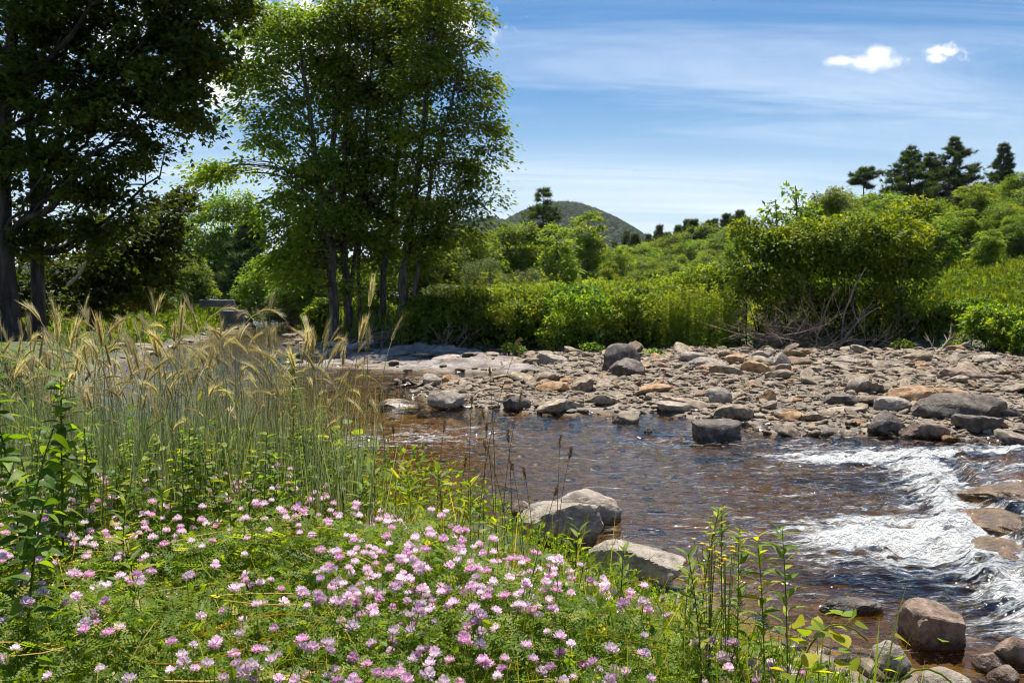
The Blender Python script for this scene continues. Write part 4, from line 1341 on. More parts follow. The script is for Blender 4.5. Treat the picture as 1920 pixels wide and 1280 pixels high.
hero('orange flat boulder at the left tip of the gravel bar', 842, 722, 32, 16, M_ORANGEROCK, seed=67, angular=0.7, group=GK)
hero('pale boulder beside the orange one at the bar tip', 808, 722, 34, 20, M_PALEROCK, seed=68, angular=0.7, group=GK)
hero('rusty flat stone between the pool and the pair of grey boulders', 1042, 734, 58, 18, M_ORANGEROCK, seed=69, sy=0.8, angular=0.7, group=GK)
hero('brown flat stone right of the rusty flat one', 1235, 735, 60, 14, M_ORANGEROCK, seed=70, angular=0.6, group=GK)
hero('tilted tan slab on the bedrock near the far shrubs', 1030, 682, 54, 20, M_PALEROCK, D=37, seed=71, sy=0.7, angular=0.9, tilt=(0.15, 0.1), group=GK)
hero('large grey boulder, rear one of the pair by the low bush', 1165, 695, 62, 44, M_DARKROCK, D=36, seed=73, angular=0.7, group=GK)
hero('rounded grey boulder, front one of the pair by the low bush', 1182, 708, 62, 34, M_DARKROCK, D=34.5, seed=74, angular=0.5, group=GK)
hero('white flat boulder at the back of the gravel bar', 1300, 678, 46, 18, M_PALEROCK, D=37, seed=75, angular=0.8, group=GK)
hero('long white slab in front of the white flat boulder', 1330, 688, 66, 16, M_PALEROCK, D=36, seed=76, sy=0.6, angular=0.8, group=GK)
hero('orange boulder at the back of the bar below the weeds', 1382, 682, 34, 20, M_ORANGEROCK, D=36.5, seed=77, angular=0.7, group=GK)
hero('tan orange block in front of the brush heap', 1420, 702, 44, 24, M_ORANGEROCK, D=34, seed=78, angular=0.9, group=GK)
hero('upright mossy grey stone in front of the brush heap', 1467, 690, 32, 28, M_PALEROCK, D=36, seed=79, angular=0.9, group=GK)
hero('pale stone left of the upright mossy one', 1435, 674, 32, 18, M_PALEROCK, D=38, seed=80, angular=0.9, group=GK)
hero('long flat slab in front of the driftwood log', 1825, 715, 110, 20, M_BROWNROCK, D=31, seed=81, sy=0.6, angular=0.8, group=GK)
hero('pale stone at the right end of the driftwood log', 1862, 682, 56, 18, M_PALEROCK, D=36, seed=82, angular=0.7, group=GK)
hero('flat tan stone at the foot of the driftwood log', 1588, 682, 44, 12, M_PALEROCK, D=37.5, seed=83, angular=0.8, group=GK)

# stones of the bar: the larger ones one by one, the small cobbles as a mass
PROTO_R = [rock_mesh('stone', M_ROCK, seed=100 + i, sub=3, angular=[1.0, 0.95, 0.75, 1.0][i % 4], planes=7 + i % 4, rough=0.05, sx=1, sy=0.65 + 0.3 * ((i * 7) % 5) / 5, sz=0.24 + 0.22 * ((i * 3) % 5) / 5) for i in range(18)]


def stones():
    taken = [(h[0], h[1], h[2] * 0.8) for h in HEROES]
    n = 0
    tries = 0
    while n < 275 and tries < 30000:
        tries += 1
        D = 17.2 + (42.5 - 17.2) * rng.random() ** 1.25
        px = rng.uniform(740, 1930)
        x = (px - 960) / F * D
        bar = float(sdist(np.array([x]), np.array([D]), BAR)[0])
        if not (-0.9 < bar):
            continue
        s = 0.15 + 0.46 * rng.random() ** 2.3
        if any((x - a) ** 2 + (D - b) ** 2 < (0.75 * (s + c)) ** 2 for a, b, c in taken):
            continue
        taken.append((x, D, s))
        z = gz(x, D)
        k = int(rng.integers(len(PROTO_R)))
        o = link('stone', PROTO_R[k], loc=(x, D, z + s * rng.uniform(0.08, 0.26)))
        o.rotation_euler = (rng.normal() * 0.22, rng.normal() * 0.22, rng.random() * 6.28)
        o.scale = (s, s, s * rng.uniform(0.8, 1.3))
        zone = 'near the thicket' if D > 33 else ('by the rapids' if (D < 22 and px > 1380) else ('at the tip by the brown pool' if px < 1000 else 'in the middle of the gravel bar'))
        size = 'large' if s > 0.24 else ('middling' if s > 0.16 else 'small')
        shape = ['blocky', 'slabby', 'rounded', 'angular'][k % 4]
        tag(o, f'{size} {shape} stone lying {zone}', 'rock', f'{size} {shape} stones {zone}')
        n += 1
    for q in range(22):                       # loose plates on the bedrock
        x, D = rng.uniform(-8, 2), rng.uniform(34, 42)
        if float(sdist(np.array([x]), np.array([D]), SLAB)[0]) < 0.3:
            continue
        s = rng.uniform(0.2, 0.55)
        o = link('stone', PROTO_R[(q * 5) % 18], loc=(x, D, gz(x, D) + 0.05))
        o.rotation_euler = (rng.normal() * 0.1, rng.normal() * 0.1, rng.random() * 6.28)
        o.scale = (s, s, s * 0.6)
        tag(o, 'flat loose plate of stone lying on the bedrock by the maples' if s < 0.38 else 'broad loose plate of stone lying on the bedrock by the maples', 'rock', 'loose plates on the bedrock')
    # cobbles
    mb = MB()
    sh = [rock_shape(2, 1.0, 8, 0.04, 300 + i, 1, 0.72, 0.36) for i in range(6)] + [rock_shape(1, 0.95, 7, 0.0, 320 + i, 1, 0.75, 0.4) for i in range(6)]
    for (N, smin, smax, d0, d1, margin, low) in [(1500, 0.08, 0.19, 17, 30, -0.6, 0), (2600, 0.08, 0.24, 25, 43, -0.3, 0), (11000, 0.03, 0.10, 17, 43, -0.5, 6)]:
        D = d0 + (d1 - d0) * rng.random(N)
        x = (rng.uniform(700, 1950, N) - 960) / F * D
        k = sdist(x, D, BAR) > margin
        x, D = x[k], D[k]
        z = ground(x, D)
        pick = rng.integers(0, 6, len(x)) + low
        for i in range(12):
            j = pick == i
            m = int(j.sum())
            if not m:
                continue
            s = smin + (smax - smin) * rng.random(m) ** 1.8
            a = rng.random(m) * 6.28
            U = np.stack([np.cos(a), np.sin(a), rng.normal(size=m) * 0.2], -1)
            W = np.stack([rng.normal(size=m) * 0.2, rng.normal(size=m) * 0.2, np.ones(m)], -1)
            mb.inst(sh[i][0], sh[i][1], np.stack([x[j], D[j], z[j] + s * 0.22], -1), U, W, s)
    # rocks lying on the bed and along the margins upstream
    for (N, xr, yr, f, smin, smax) in [(500, (-8, 3), (12, 32), lambda x, y: (sdist(x, y, CHANNEL) > 0.5) & (sdist(x, y, BAR) < 0) & (sdist(x, y, SLAB) < 0), 0.05, 0.17),
                                       (420, (-21, -8), (36, 76), lambda x, y: np.abs(sdist(x, y, CHANNEL)) < 1.3, 0.08, 0.45), (260, (-10, 3), (31, 44), lambda x, y: np.abs(sdist(x, y, SLAB)) < 0.9, 0.06, 0.25),
                                       (160, (0, 5), (5, 11), lambda x, y: np.abs(sdist(x, y, CHANNEL)) < 0.9, 0.05, 0.16), (300, (-8, 18), (42, 44), lambda x, y: np.abs(sdist(x, y, CHANNEL)) < 1.2, 0.06, 0.3)]:
        p = scatter(N, xr, yr, f)
        m = len(p)
        s = smin + (smax - smin) * rng.random(m) ** 2
        p[:, 2] += s * (0.2 if N != 500 else -0.05)
        a = rng.random(m) * 6.28
        mb.inst(sh[0][0] if N != 420 else sh[2][0], sh[0][1], p, np.stack([np.cos(a), np.sin(a), 0 * a], -1), np.tile([0.1, 0, 1.0], (m, 1)), s)
    o = mb.build('cobbles', M_COBBLE, smooth=False)
    tag(o, 'countless small tan and grey cobbles covering the gravel bar and river edge', 'cobbles', kind='stuff')


stones()


# ------------------------------------------------------------------ dead wood
def stick(mb, a, d, L, r, n=6, wig=0.08, fork=0, sides=5):
    P = [np.array(a, float)]
    d = unit(np.array(d, float))
    for i in range(n):
        d = unit(d + rng.normal(size=3) * wig)
        P.append(P[-1] + d * L / n)
    P = np.array(P)
    mb.tube(P, np.linspace(r, r * 0.25, n + 1), sides)
    if fork > 0:
        for k in range(rng.integers(2, 5)):
            j = rng.integers(1, n)
            stick(mb, P[j], d + rng.normal(size=3) * 0.6, L * rng.uniform(0.3, 0.6), r * 0.5, 5, wig, fork - 1, 4)


def brush(label, px, py, D, w, n, L, dirs, mat=M_DEAD, r=0.022, name='brush_heap'):
    x = (px - 960) / F * D
    b = (x, D, gz(x, D))
    t = thing(name, label, 'dead branches', b)
    mb = MB()
    fine = MB()
    for i in range(n):
        a = np.array([rng.normal() * w * 0.45, rng.normal() * 0.5, abs(rng.normal()) * 0.35 + 0.05])
        d = np.array(dirs[i % len(dirs)], float) + rng.normal(size=3) * 0.35
        stick(mb if i % 3 else fine, a, d, L * rng.uniform(0.5, 1.2), r * rng.uniform(0.6, 1.5), fork=2)
    mb.build('branches', mat, t, True)
    fine.build('twigs', M_BARK, t, True)
    return t


brush('heap of bare grey-brown branches under the thicket', 1490, 640, 39.6, 1.6, 90, 2.2, [(-1, -0.15, 0.3), (-0.9, -0.1, 0.5), (-1, -0.2, 0.1), (0.5, -0.2, 0.5), (0.9, -0.2, 0.2)], r=0.018)
brush('tangle of dead branches right of the brush heap', 1640, 655, 39.4, 1.4, 20, 1.6, [(0.8, -0.15, 0.4), (1, -0.2, 0.15), (-0.6, -0.1, 0.5), (0.5, 0, 0.8)], M_DEAD, r=0.02)
brush('small heap of dry twigs under the shrubs by the maples', 828, 632, 41.2, 0.9, 18, 1.5, [(-0.6, -0.2, 0.8), (0.6, -0.2, 0.8), (0.1, -0.2, 1)], M_DEAD, r=0.016)
brush('heap of driftwood sticks at the roots of the maples', 690, 640, 41.8, 1.2, 22, 1.6, [(-1, -0.2, 0.25), (1, -0.2, 0.3), (0.2, -0.1, 0.9)], M_DEAD, r=0.02)


def log(label, pts, r0, r1, mat=M_DRIFT, branches=()):
    """pts: (column, row, distance) along the log"""
    P = np.array([((px - 960) / F * D, D, CAMZ + (HZ - py) / F * D) for px, py, D in pts])
    b = P[0].copy()
    t = thing('driftwood_log', label, 'log', tuple(b), group='driftwood logs on the banks')
    n = 22
    tt = np.linspace(0, 1, len(P))
    Q = np.stack([np.interp(np.linspace(0, 1, n), tt, P[:, k]) for k in range(3)], -1) - b
    for _ in range(2):
        Q[1:-1] = (Q[:-2] + 2 * Q[1:-1] + Q[2:]) / 4
    Q[1:-1] += rng.normal(size=(n - 2, 3)) * r0 * 0.12
    mb = MB()
    mb.tube(Q, np.linspace(r0, r1, n) * rng.uniform(0.9, 1.1, n), 9)
    mb.add(np.vstack([Q[0] + (0, 0, 0) + np.array([[0, r0 * math.cos(a), r0 * math.sin(a)] for a in np.linspace(0, 6.28, 9)[:-1]]), Q[:1]]), [[k, (k + 1) % 8, 8] for k in range(8)])
    mb.build('stem', mat, t, True)
    bb = MB()
    for (k, d, L, r) in branches:
        stick(bb, Q[int(k * (n - 1))], d, L, r, 7, 0.12, 1)
    if branches:
        bb.build('branches', mat, t, True)


log('long pale driftwood log with forked end at the right bank', [(1672, 659, 39.5), (1700, 669, 38.5), (1735, 668, 38), (1765, 658, 37.8), (1782, 655, 37.7)], 0.20, 0.10, branches=[(0.85, (0.6, 0, 0.9), 1.3, 0.07), (0.95, (1, 0, 0.15), 1.5, 0.06), (0.7, (-0.3, 0, 0.5), 0.9, 0.05)])
log('forked pale branch standing at the end of the driftwood log', [(1782, 662, 37.4), (1800, 650, 37.4), (1822, 640, 37.4), (1828, 630, 37.4)], 0.10, 0.03, branches=[(0.4, (1, 0, 0.1), 1.0, 0.04)])
log('pale log lying at the water below the maple roots', [(590, 668, 40), (625, 662, 40.2), (660, 650, 40.5), (700, 640, 40.8)], 0.20, 0.11, branches=[(0.5, (1, 0, 0.3), 1.2, 0.05)])
log('second pale log crossing behind the first at the maple roots', [(612, 644, 41), (650, 648, 41), (690, 656, 40.5), (708, 660, 40.3)], 0.14, 0.08)
log('bent grey dead stem leaning in the thicket', [(1575, 650, 41), (1600, 612, 41), (1622, 590, 41), (1650, 575, 41)], 0.07, 0.03, M_DEAD, branches=[(0.4, (0.7, 0, 1), 1.4, 0.04)])
log('bare dead limb leaning in the dark drooping tree', [(128, 535, 23.5), (150, 515, 23.5), (165, 490, 23.5), (185, 465, 23.5)], 0.05, 0.025)
log('upright bare stem in the middle of the thicket', [(1578, 640, 40.6), (1582, 590, 40.4), (1600, 540, 40.2), (1622, 500, 40.2)], 0.05, 0.02, M_DEAD, branches=[(0.5, (0.6, 0, 0.9), 1.5, 0.03), (0.3, (-0.5, 0, 0.9), 1.2, 0.025)])


# ------------------------------------------------------------------ concrete remains upstream
def concrete(label, px, py, D, w, h, d, rz):
    x = (px - 960) / F * D
    bm = bmesh.new()
    bmesh.ops.create_cube(bm, size=1)
    bmesh.ops.subdivide_edges(bm, edges=bm.edges[:], cuts=5, use_grid_fill=True)
    for v in bm.verts:
        v.co = Vector((v.co.x * w, v.co.y * d, v.co.z * h))
        if v.co.z > 0:
            v.co.z += 0.05 * mnoise.noise(v.co * 1.5)
        v.co += Vector((mnoise.noise(v.co * 3), mnoise.noise(v.co * 3 + Vector((5, 0, 0))), 0)) * 0.025
    me = bpy.data.meshes.new('concrete_block')
    bm.to_mesh(me)
    bm.free()
    me.materials.append(M_CONCRETE)
    zb = CAMZ + (HZ - py) / F * D
    o = link('concrete_block', me, loc=(x, D, zb + h / 2))
    o.rotation_euler = (0, 0, rz)
    tag(o, label, 'concrete block')


concrete('weathered grey concrete block at the river edge upstream', 436, 617, 56, 1.35, 1.15, 1.6, 0.25)
concrete('low grey concrete wall end behind the block upstream', 408, 575, 66, 2.4, 0.5, 0.9, 0.1)

# ------------------------------------------------------------------ foreground bank
EDGE_Y = np.array([0.0, 1.5, 1.95, 2.8, 3.2, 3.6, 4.0, 4.3, 4.8, 5.5, 6.5, 8, 10])
EDGE_X = np.array([0.6, 0.72, 0.82, 0.95, 0.70, 0.42, 0.05, -0.25, -0.7, -1.15, -1.9, -3.4, -6])


def edge(y):
    return np.interp(y, EDGE_Y, EDGE_X)


def canopy(x, y):
    """height of the low growth over the ground"""
    return (0.45 + 0.34 * (fbm(x * 2.2, y * 2.2, 101, 3) - 0.45)) * (0.38 + 0.62 * sstep(0.25, -0.9, x - edge(y)))


# pinnate vetch leaf: eleven leaflets along a rib
def vetch_template():
    V, Fc = [], []
    for i in range(11):
        t = 0.12 + 0.8 * (i // 2) / 5
        if i == 10:
            d = np.array([1.0, 0, 0.0])
        else:
            d = np.array([0.35, 1 if i % 2 else -1, 0.12])
        d = d / np.linalg.norm(d)
        s = np.array([-d[1], d[0], 0])
        o = np.array([t, 0, -0.12 * t * t])
        L, w = 0.26, 0.065
        n = len(V)
        V += [o, o + d * L * 0.55 + s * w, o + d * L, o + d * L * 0.55 - s * w]
        Fc += [[n, n + 2, n + 1], [n, n + 3, n + 2]]
    n = len(V)
    V += [np.array([0, 0.008, 0]), np.array([0, -0.008, 0]), np.array([1, 0, -0.12])]
    Fc += [[n, n + 1, n + 2]]
    return np.array(V), Fc


VT, VTF = vetch_template()


def bed_points(n, y0, y1, over=0.35):
    y = y0 + (y1 - y0) * rng.random(n)
    x = rng.uniform(-0.64, 0.5, n) * y - 0.15
    k = x < edge(y) + over * rng.random(n)
    x, y = x[k], y[k]
    return x, y, ground(x, y)


def vetch_bed():
    mb = MB()
    for (n, y0, y1, s0) in [(15000, 1.35, 2.4, 0.055), (15000, 2.2, 3.8, 0.062), (10000, 3.4, 5.6, 0.08)]:
        x, y, z = bed_points(n, y0, y1)
        m = len(x)
        c = canopy(x, y)
        hh = c * (1 - 0.75 * rng.random(m) ** 1.7)
        a = rng.random(m) * 6.28
        U = np.stack([np.cos(a), np.sin(a), rng.normal(size=m) * 0.45 + 0.1], -1)
        W = rdir(m) * 0.55 + np.array([0, 0, 1.0])
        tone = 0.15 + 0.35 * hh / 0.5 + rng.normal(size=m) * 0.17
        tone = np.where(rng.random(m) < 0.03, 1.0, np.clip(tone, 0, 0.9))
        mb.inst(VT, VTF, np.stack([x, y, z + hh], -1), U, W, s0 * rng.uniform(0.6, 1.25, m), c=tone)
    # broader leaves and thin stems woven through it
    x, y, z = bed_points(9000, 1.4, 5.6)
    m = len(x)
    hh = canopy(x, y) * rng.uniform(0.3, 1.1, m)
    mb.inst(L2, L2F, np.stack([x, y, z + hh], -1), rdir(m, 0.2), rdir(m, 0.9), rng.uniform(0.02, 0.05, m), c=rng.random(m) * 0.85)
    o = mb.build('vetch_foliage', M_VETCH)
    tag(o, 'mat of fine feathery green vetch leaves filling the near bank', 'foliage', kind='stuff')
    gb = MB()
    x, y, z = bed_points(15000, 1.4, 6.2)
    m = len(x)
    u = np.stack([rng.normal(size=m) * 0.4, rng.normal(size=m) * 0.4, np.ones(m)], -1)
    gb.inst(NEEDLE * np.array([1, 0.22, 1]), [[0, 1, 2]], np.stack([x, y, z], -1), u, rdir(m), rng.uniform(0.3, 0.62, m), c=rng.random(m) ** 1.2)
    for i in range(420):                        # runners lying on top
        y0 = rng.uniform(1.6, 4.6)
        x0 = rng.uniform(-0.58, 0.25) * y0
        a = rng.random() * 6.28
        L = rng.uniform(0.2, 0.6)
        p0 = np.array([x0, y0, gz(x0, y0) + canopy(x0, y0) * 0.92])
        p2 = p0 + np.array([math.cos(a) * L, math.sin(a) * L, rng.normal() * 0.05])
        gb.tube(bez(p0, (p0 + p2) / 2 + rng.normal(size=3) * 0.06, p2, 6), 0.0017, 3, c=rng.uniform(0.6, 1.0), cap=False)
    tag(gb.build('bank_grass', M_GRASS), 'thin grass blades and wiry stems among the vetch', 'grass', kind='stuff')


vetch_bed()


# ---- flower heads of the vetch
def floret(mb, o, d, up, s, tone):
    """one pea flower: standard, two wings and keel"""
    d = unit(d)
    side = unit(np.cross(d, up))
    n = np.cross(side, d)

    def P(a, b, c):
        return o + s * (a * d + b * side + c * n)
    mb.add([P(0, 0, 0), P(0.30, 0.10, 0.05), P(0.78, 0.30, 0.34), P(1.0, 0.0, 0.46), P(0.78, -0.30, 0.34), P(0.30, -0.10, 0.05), P(0.62, 0, 0.14)],
           [[0, 6, 1], [1, 6, 2], [2, 6, 3], [3, 6, 4], [4, 6, 5], [5, 6, 0]], np.clip([tone - .3, tone - .2, tone, tone + .1, tone, tone - .2, tone - 0.25], 0, 1))
    for q in (1, -1):
        mb.add([P(0.1, 0, 0), P(0.55, 0.16 * q, -0.04), P(1.0, 0.05 * q, 0.02), P(0.6, 0.02 * q, 0.12)], [[0, 1, 2], [0, 2, 3]], np.clip([tone, tone + .2, tone + .35, tone + .25], 0, 1))


def head_mesh(i):
    mb = MB()
    n = int(rng.integers(11, 17))
    tone = [0.70, 0.50, 0.82, 0.36, 0.92, 0.62][i % 6]
    for k in range(n):
        a = k * 2.4
        e = 0.95 - 1.15 * (k + 0.5) / n
        d = np.array([math.cos(a) * math.cos(e), math.sin(a) * math.cos(e), math.sin(e) * 0.9])
        floret(mb, d * 0.0025, d, np.array([0, 0, 1.0]) + 0.001, 0.0172 * rng.uniform(0.85, 1.15), tone + rng.normal() * 0.1 - 0.25 * (e < 0))
    return mb.mesh('flower_head', M_PETAL)


HEADS = [head_mesh(i) for i in range(6)]


def stem_mesh(i, h=0.3):
    mb = MB()
    b = rng.normal(size=2) * 0.05
    mb.tube(bez(np.array([b[0], b[1], -h]), np.array([b[0] * 0.2, b[1] * 0.2, -h * 0.5]), np.zeros(3), 6), 0.0012, 4, c=0.55, cap=False)
    for k in range(7):
        a = k * 0.9
        mb.tube([np.zeros(3), np.array([math.cos(a) * 0.004, math.sin(a) * 0.004, 0.002])], 0.0008, 3, c=0.9, cap=False)
    return mb.mesh('stem', M_VETCH)


STEMS = [stem_mesh(i) for i in range(5)]


def flowers():
    n = 6000
    y = 1.45 + 3.9 * rng.random(n) ** 0.85
    x = rng.uniform(-0.62, 0.48, n) * y
    e = edge(y)
    dens = fbm(x * 1.1 + 3, y * 1.1, 111, 3)
    dens2 = fbm(x * 4.0, y * 4.0, 115, 2)
    px = 960 + F * x / y
    lf = sstep(-80, 300, px + (y - 2.2) * -130)                 # sparser towards the shaded weeds on the left
    far = sstep(5.2, 4.2, y)
    prob = np.clip((dens - 0.1) * 1.7, 0.4, 1) * np.clip((dens2 - 0.25) * 2.6, 0.12, 1) * (0.65 + 0.35 * lf) * far
    k = (x < e + 0.12) & (rng.random(n) < prob * 1.25)
    x, y = x[k], y[k]
    z = ground(x, y) + canopy(x, y) + rng.uniform(-0.04, 0.11, len(x))
    order = np.argsort(y)
    x, y, z = x[order], y[order], z[order]
    print('flower heads', len(x))
    rest = MB()
    cnt = 0
    lab = ['pink and white', 'rosy pink', 'pale pink', 'deep mauve', 'nearly white', 'mid pink']
    for i in range(len(x)):
        px = 960 + F * x[i] / y[i]
        py = HZ + F * (CAMZ - z[i]) / y[i]
        vis = -20 < px < 1940 and py < 1300
        h = int(rng.integers(6))
        s = rng.uniform(0.72, 1.15)
        tilt = rng.normal(size=2) * 0.28
        rz = rng.random() * 6.28
        if not vis:
            continue
        if cnt < 300:
            cnt += 1
            where = 'along the bottom edge' if py > 1130 else ('beside the pale boulders' if px > 1000 else ('by the leafy weeds' if px < 420 else 'in the middle of the flower bed'))
            big = 'large' if s > 1.0 else ('small' if s < 0.85 else 'middling')
            face = 'nodding left' if tilt[1] < -0.12 else ('nodding right' if tilt[1] > 0.12 else 'upright')
            t = thing('vetch_flower', f'{big} {lab[h]} round vetch flower {face} {where}', 'flower', (x[i], y[i], z[i]), rz, f'{big} {lab[h]} vetch flowers {face} {where}', s)
            t.rotation_euler = (tilt[0], tilt[1], rz)
            link('flower_head', HEADS[h], t)
            link('stem', STEMS[i % 5], t)
        else:
            V = np.array([v.co[:] for v in HEADS[h].vertices])
            M = Matrix.Rotation(rz, 3, 'Z') @ Matrix.Rotation(tilt[0], 3, 'X')
            V = V @ np.array(M).T * s + (x[i], y[i], z[i])
            Fc = HEAD_F[h]
            rest.add(V, Fc, HEAD_C[h])
    if rest.n:
        tag(rest.build('distant_vetch_flowers', M_PETAL), 'small pink vetch flowers at the back of the flower bed', 'flowers', kind='stuff')
    # faded and seeding heads
    fd = MB()
    xx, yy, zz = bed_points(1700, 1.6, 4.6)
    for i in range(min(900, len(xx))):
        o = np.array([xx[i], yy[i], zz[i] + canopy(xx[i:i + 1], yy[i:i + 1])[0] * rng.uniform(0.75, 1.05)])
        m = 9
        fd.inst(LN * np.array([1, 1.3, 1]), L2F, np.tile(o, (m, 1)), rdir(m, 0.3), rdir(m, 1), rng.uniform(0.010, 0.018, m))
    tag(fd.build('faded_flower_heads', M_STRAW), 'withered straw-coloured flower heads scattered through the vetch', 'flowers', kind='stuff')


HEAD_F = [np.array([list(p.vertices) for p in m.polygons]) for m in HEADS]
HEAD_C = []
for m_ in HEADS:
    a_ = np.zeros(len(m_.vertices), np.float32)
    m_.attributes['c'].data.foreach_get('value', a_)
    HEAD_C.append(a_)
flowers()


# ---- rye
def rye_protos():
    out = []
    for i in range(12):
        H = 1.0
        nod = [0.1, 0.5, 1.0, 1.5, 0.3, 0.7, 1.2, 0.15, 1.9, 0.9, 0.4, 1.1][i]
        lean = rng.uniform(0.0, 0.12)
        P = [np.zeros(3)]
        ang = lean
        n = 24
        for k in range(n):
            t = (k + 1) / n
            ang += (0.06 / n if t < 0.88 else nod * 0.5 / (0.12 * n))
            P.append(P[-1] + np.array([math.sin(ang), 0, math.cos(ang)]) * H / n)
        P = np.array(P)
        st = MB()
        st.tube(P, np.linspace(0.0026, 0.0013, n + 1), 4, c=np.repeat(np.linspace(0.1, 0.95, n + 1), 4), cap=False)
        # head
        HL = rng.uniform(0.08, 0.11)
        Q = [P[-1]]
        m = 14
        for k in range(m):
            ang += nod * 0.5 / m
            Q.append(Q[-1] + np.array([math.sin(ang), 0, math.cos(ang)]) * HL / m)
        Q = np.array(Q)
        hd, aw = MB(), MB()
        T = unit(np.gradient(Q, axis=0))
        for k in range(m):
            for q in (1, -1):
                for r_ in (0, 1):
                    sd = np.array([0, q, 0]) if r_ == 0 else np.cross(T[k], [0, q, 0.0])
                    d = unit(T[k] + sd * (0.42 if r_ == 0 else 0.25))
                    L = 0.019 * (1 - 0.35 * k / m)
                    hd.inst(LN * np.array([1, 2.3, 2]), L2F, [Q[k]], [d], [np.cross(d, [0.3, 0.2, 1])], L, c=0.3 + 0.6 * rng.random(1))
                    if r_ == 0 or k % 2 == 0:
                        L2_ = rng.uniform(0.05, 0.08) * (1 - 0.3 * k / m)
                        d2 = unit(T[k] + sd * rng.uniform(0.06, 0.26) + rng.normal(size=3) * 0.08)
                        aw.inst(NEEDLE * np.array([1, 0.26, 1]), [[0, 1, 2]], [Q[k] + d * L * 0.8], [d2], [np.cross(d2, [0.3, 0.7, 0.2])], L2_, c=0.5 + 0.5 * rng.random(1))
        lf = MB()
        for k in range(1):
            z = rng.uniform(0.2, 0.7)
            a = rng.random() * 6.28
            L = rng.uniform(0.12, 0.26)
            dv = np.array([math.cos(a), math.sin(a), 0])
            o = P[int(z * n)]
            B = bez(o, o + dv * L * 0.4 + np.array([0, 0, L * 0.7]), o + dv * L + np.array([0, 0, L * rng.uniform(-0.2, 0.5)]), 6)
            sd = np.cross(dv, [0, 0, 1.0])
            w = np.array([0.0035, 0.0045, 0.0045, 0.0035, 0.002, 0.0002])
            V = np.vstack([B + sd * w[:, None], B - sd * w[:, None]])
            lf.add(V, [[j, j + 1, 7 + j, 6 + j] for j in range(5)], rng.uniform(0.2, 1.0))
        out.append((st.mesh('stem', M_RYESTEM, True), hd.mesh('seed_head', M_STRAW), aw.mesh('awns', M_STRAW), lf.mesh('leaf', M_GRASS)))
    return out


RYE = rye_protos()


def rye():
    n = 0
    k = 0
    while n < 300 and k < 5000:
        k += 1
        D = rng.uniform(4.0, 6.6)
        u = rng.random()
        px = -20 + 740 * u
        if px > 600 and rng.random() < 0.35:
            continue
        x = (px - 960) / F * D
        if x > edge(D) + 0.25:
            continue
        z = gz(x, D)
        top = rng.normal(708, 52) - (px < 330) * 12
        top = min(max(top, 560), 800)
        h = CAMZ + (HZ - top) / F * D - z
        if not (0.7 < h < 1.75):
            continue
        i = int(rng.integers(12))
        rzz = (0 if rng.random() < 0.4 else math.pi) + rng.normal() * 0.8
        nodw = 'upright' if i in (0, 4, 7) else ('strongly nodding' if i in (3, 6, 8, 11) else 'nodding')
        where = 'in front of the dark trees' if px < 300 else ('in front of the bright water' if px < 560 else 'at the right end of the stand')
        size = 'tall' if top < 640 else ('short' if top > 715 else 'middling')
        turn = 'right' if math.cos(rzz) > 0 else 'left'
        t = thing('rye_stalk', f'{size} rye stalk {where} with {nodw} head turned {turn}', 'grass', (x, D, z), 0, f'{size} {nodw} rye stalks {where} turned {turn}', h)
        t.rotation_euler = (rng.normal() * 0.05, rng.normal() * 0.06, rzz)
        link('stem', RYE[i][0], t)
        hd = link('seed_head', RYE[i][1], t)
        link('awns', RYE[i][2], hd)
        if i % 2 == 0:
            link('leaf', RYE[i][3], t)
        n += 1
    # the remaining stalks of the stand
    more = MB()
    arr = []
    for q in RYE:
        parts_ = []
        for me_, mi in ((q[0], 0), (q[1], 1), (q[2], 1)):
            cc = np.zeros(len(me_.vertices), np.float32)
            me_.attributes['c'].data.foreach_get('value', cc)
            parts_.append((np.array([v.co[:] for v in me_.vertices]), np.array([list(p.vertices) for p in me_.polygons]), cc, mi))
        arr.append(parts_)
    for k in range(260):
        D = rng.uniform(4.6, 6.9)
        px = rng.uniform(-20, 700)
        x = (px - 960) / F * D
        if x > edge(D) + 0.2:
            continue
        z = gz(x, D)
        h = CAMZ + (HZ - min(max(rng.normal(715, 48), 600), 810)) / F * D - z
        if not (0.7 < h < 1.75):
            continue
        a = (0 if rng.random() < 0.4 else math.pi) + rng.normal() * 0.8
        M = np.array(Matrix.Rotation(a, 3, 'Z') @ Matrix.Rotation(rng.normal() * 0.06, 3, 'X'))
        for (V, Fc, cc, mi) in arr[int(rng.integers(12))]:
            more.add(V @ M.T * h + (x, D, z), Fc, cc, mi)
    tag(more.build('distant_rye', [M_RYESTEM, M_STRAW]), 'further rye stalks filling the back of the stand', 'grass', kind='stuff')
    # dry stems and leaves too tangled to count
    mb = MB()
    N = 2600
    D = rng.uniform(4.2, 6.8, N)
    px = rng.uniform(-20, 700, N)
    x = (px - 960) / F * D
    kk = x < edge(D) + 0.2
    x, D = x[kk], D[kk]
    m = len(x)
    u = np.stack([rng.normal(size=m) * 0.13, rng.normal(size=m) * 0.13, np.ones(m)], -1)
    mb.inst(NEEDLE * np.array([1, 0.09, 1]), [[0, 1, 2]], np.stack([x, D, ground(x, D)], -1), u, rdir(m), rng.uniform(0.6, 1.15, m), c=rng.random(m))
    jj = rng.random(m) < 0.5
    mb.inst(NEEDLE * np.array([1, 0.12, 1]), [[0, 1, 2]], np.stack([x, D, ground(x, D)], -1)[jj], u[jj] * np.array([1.6, 1.6, 1]), rdir(int(jj.sum())), rng.uniform(0.4, 0.8, int(jj.sum())), c=rng.random(int(jj.sum())) * 0.7, mat=1)
    tag(mb.build('rye_undergrowth', [M_RYESTEM, M_GRASS]), 'tangle of thin grey-green stems at the foot of the rye', 'grass', kind='stuff')


rye()


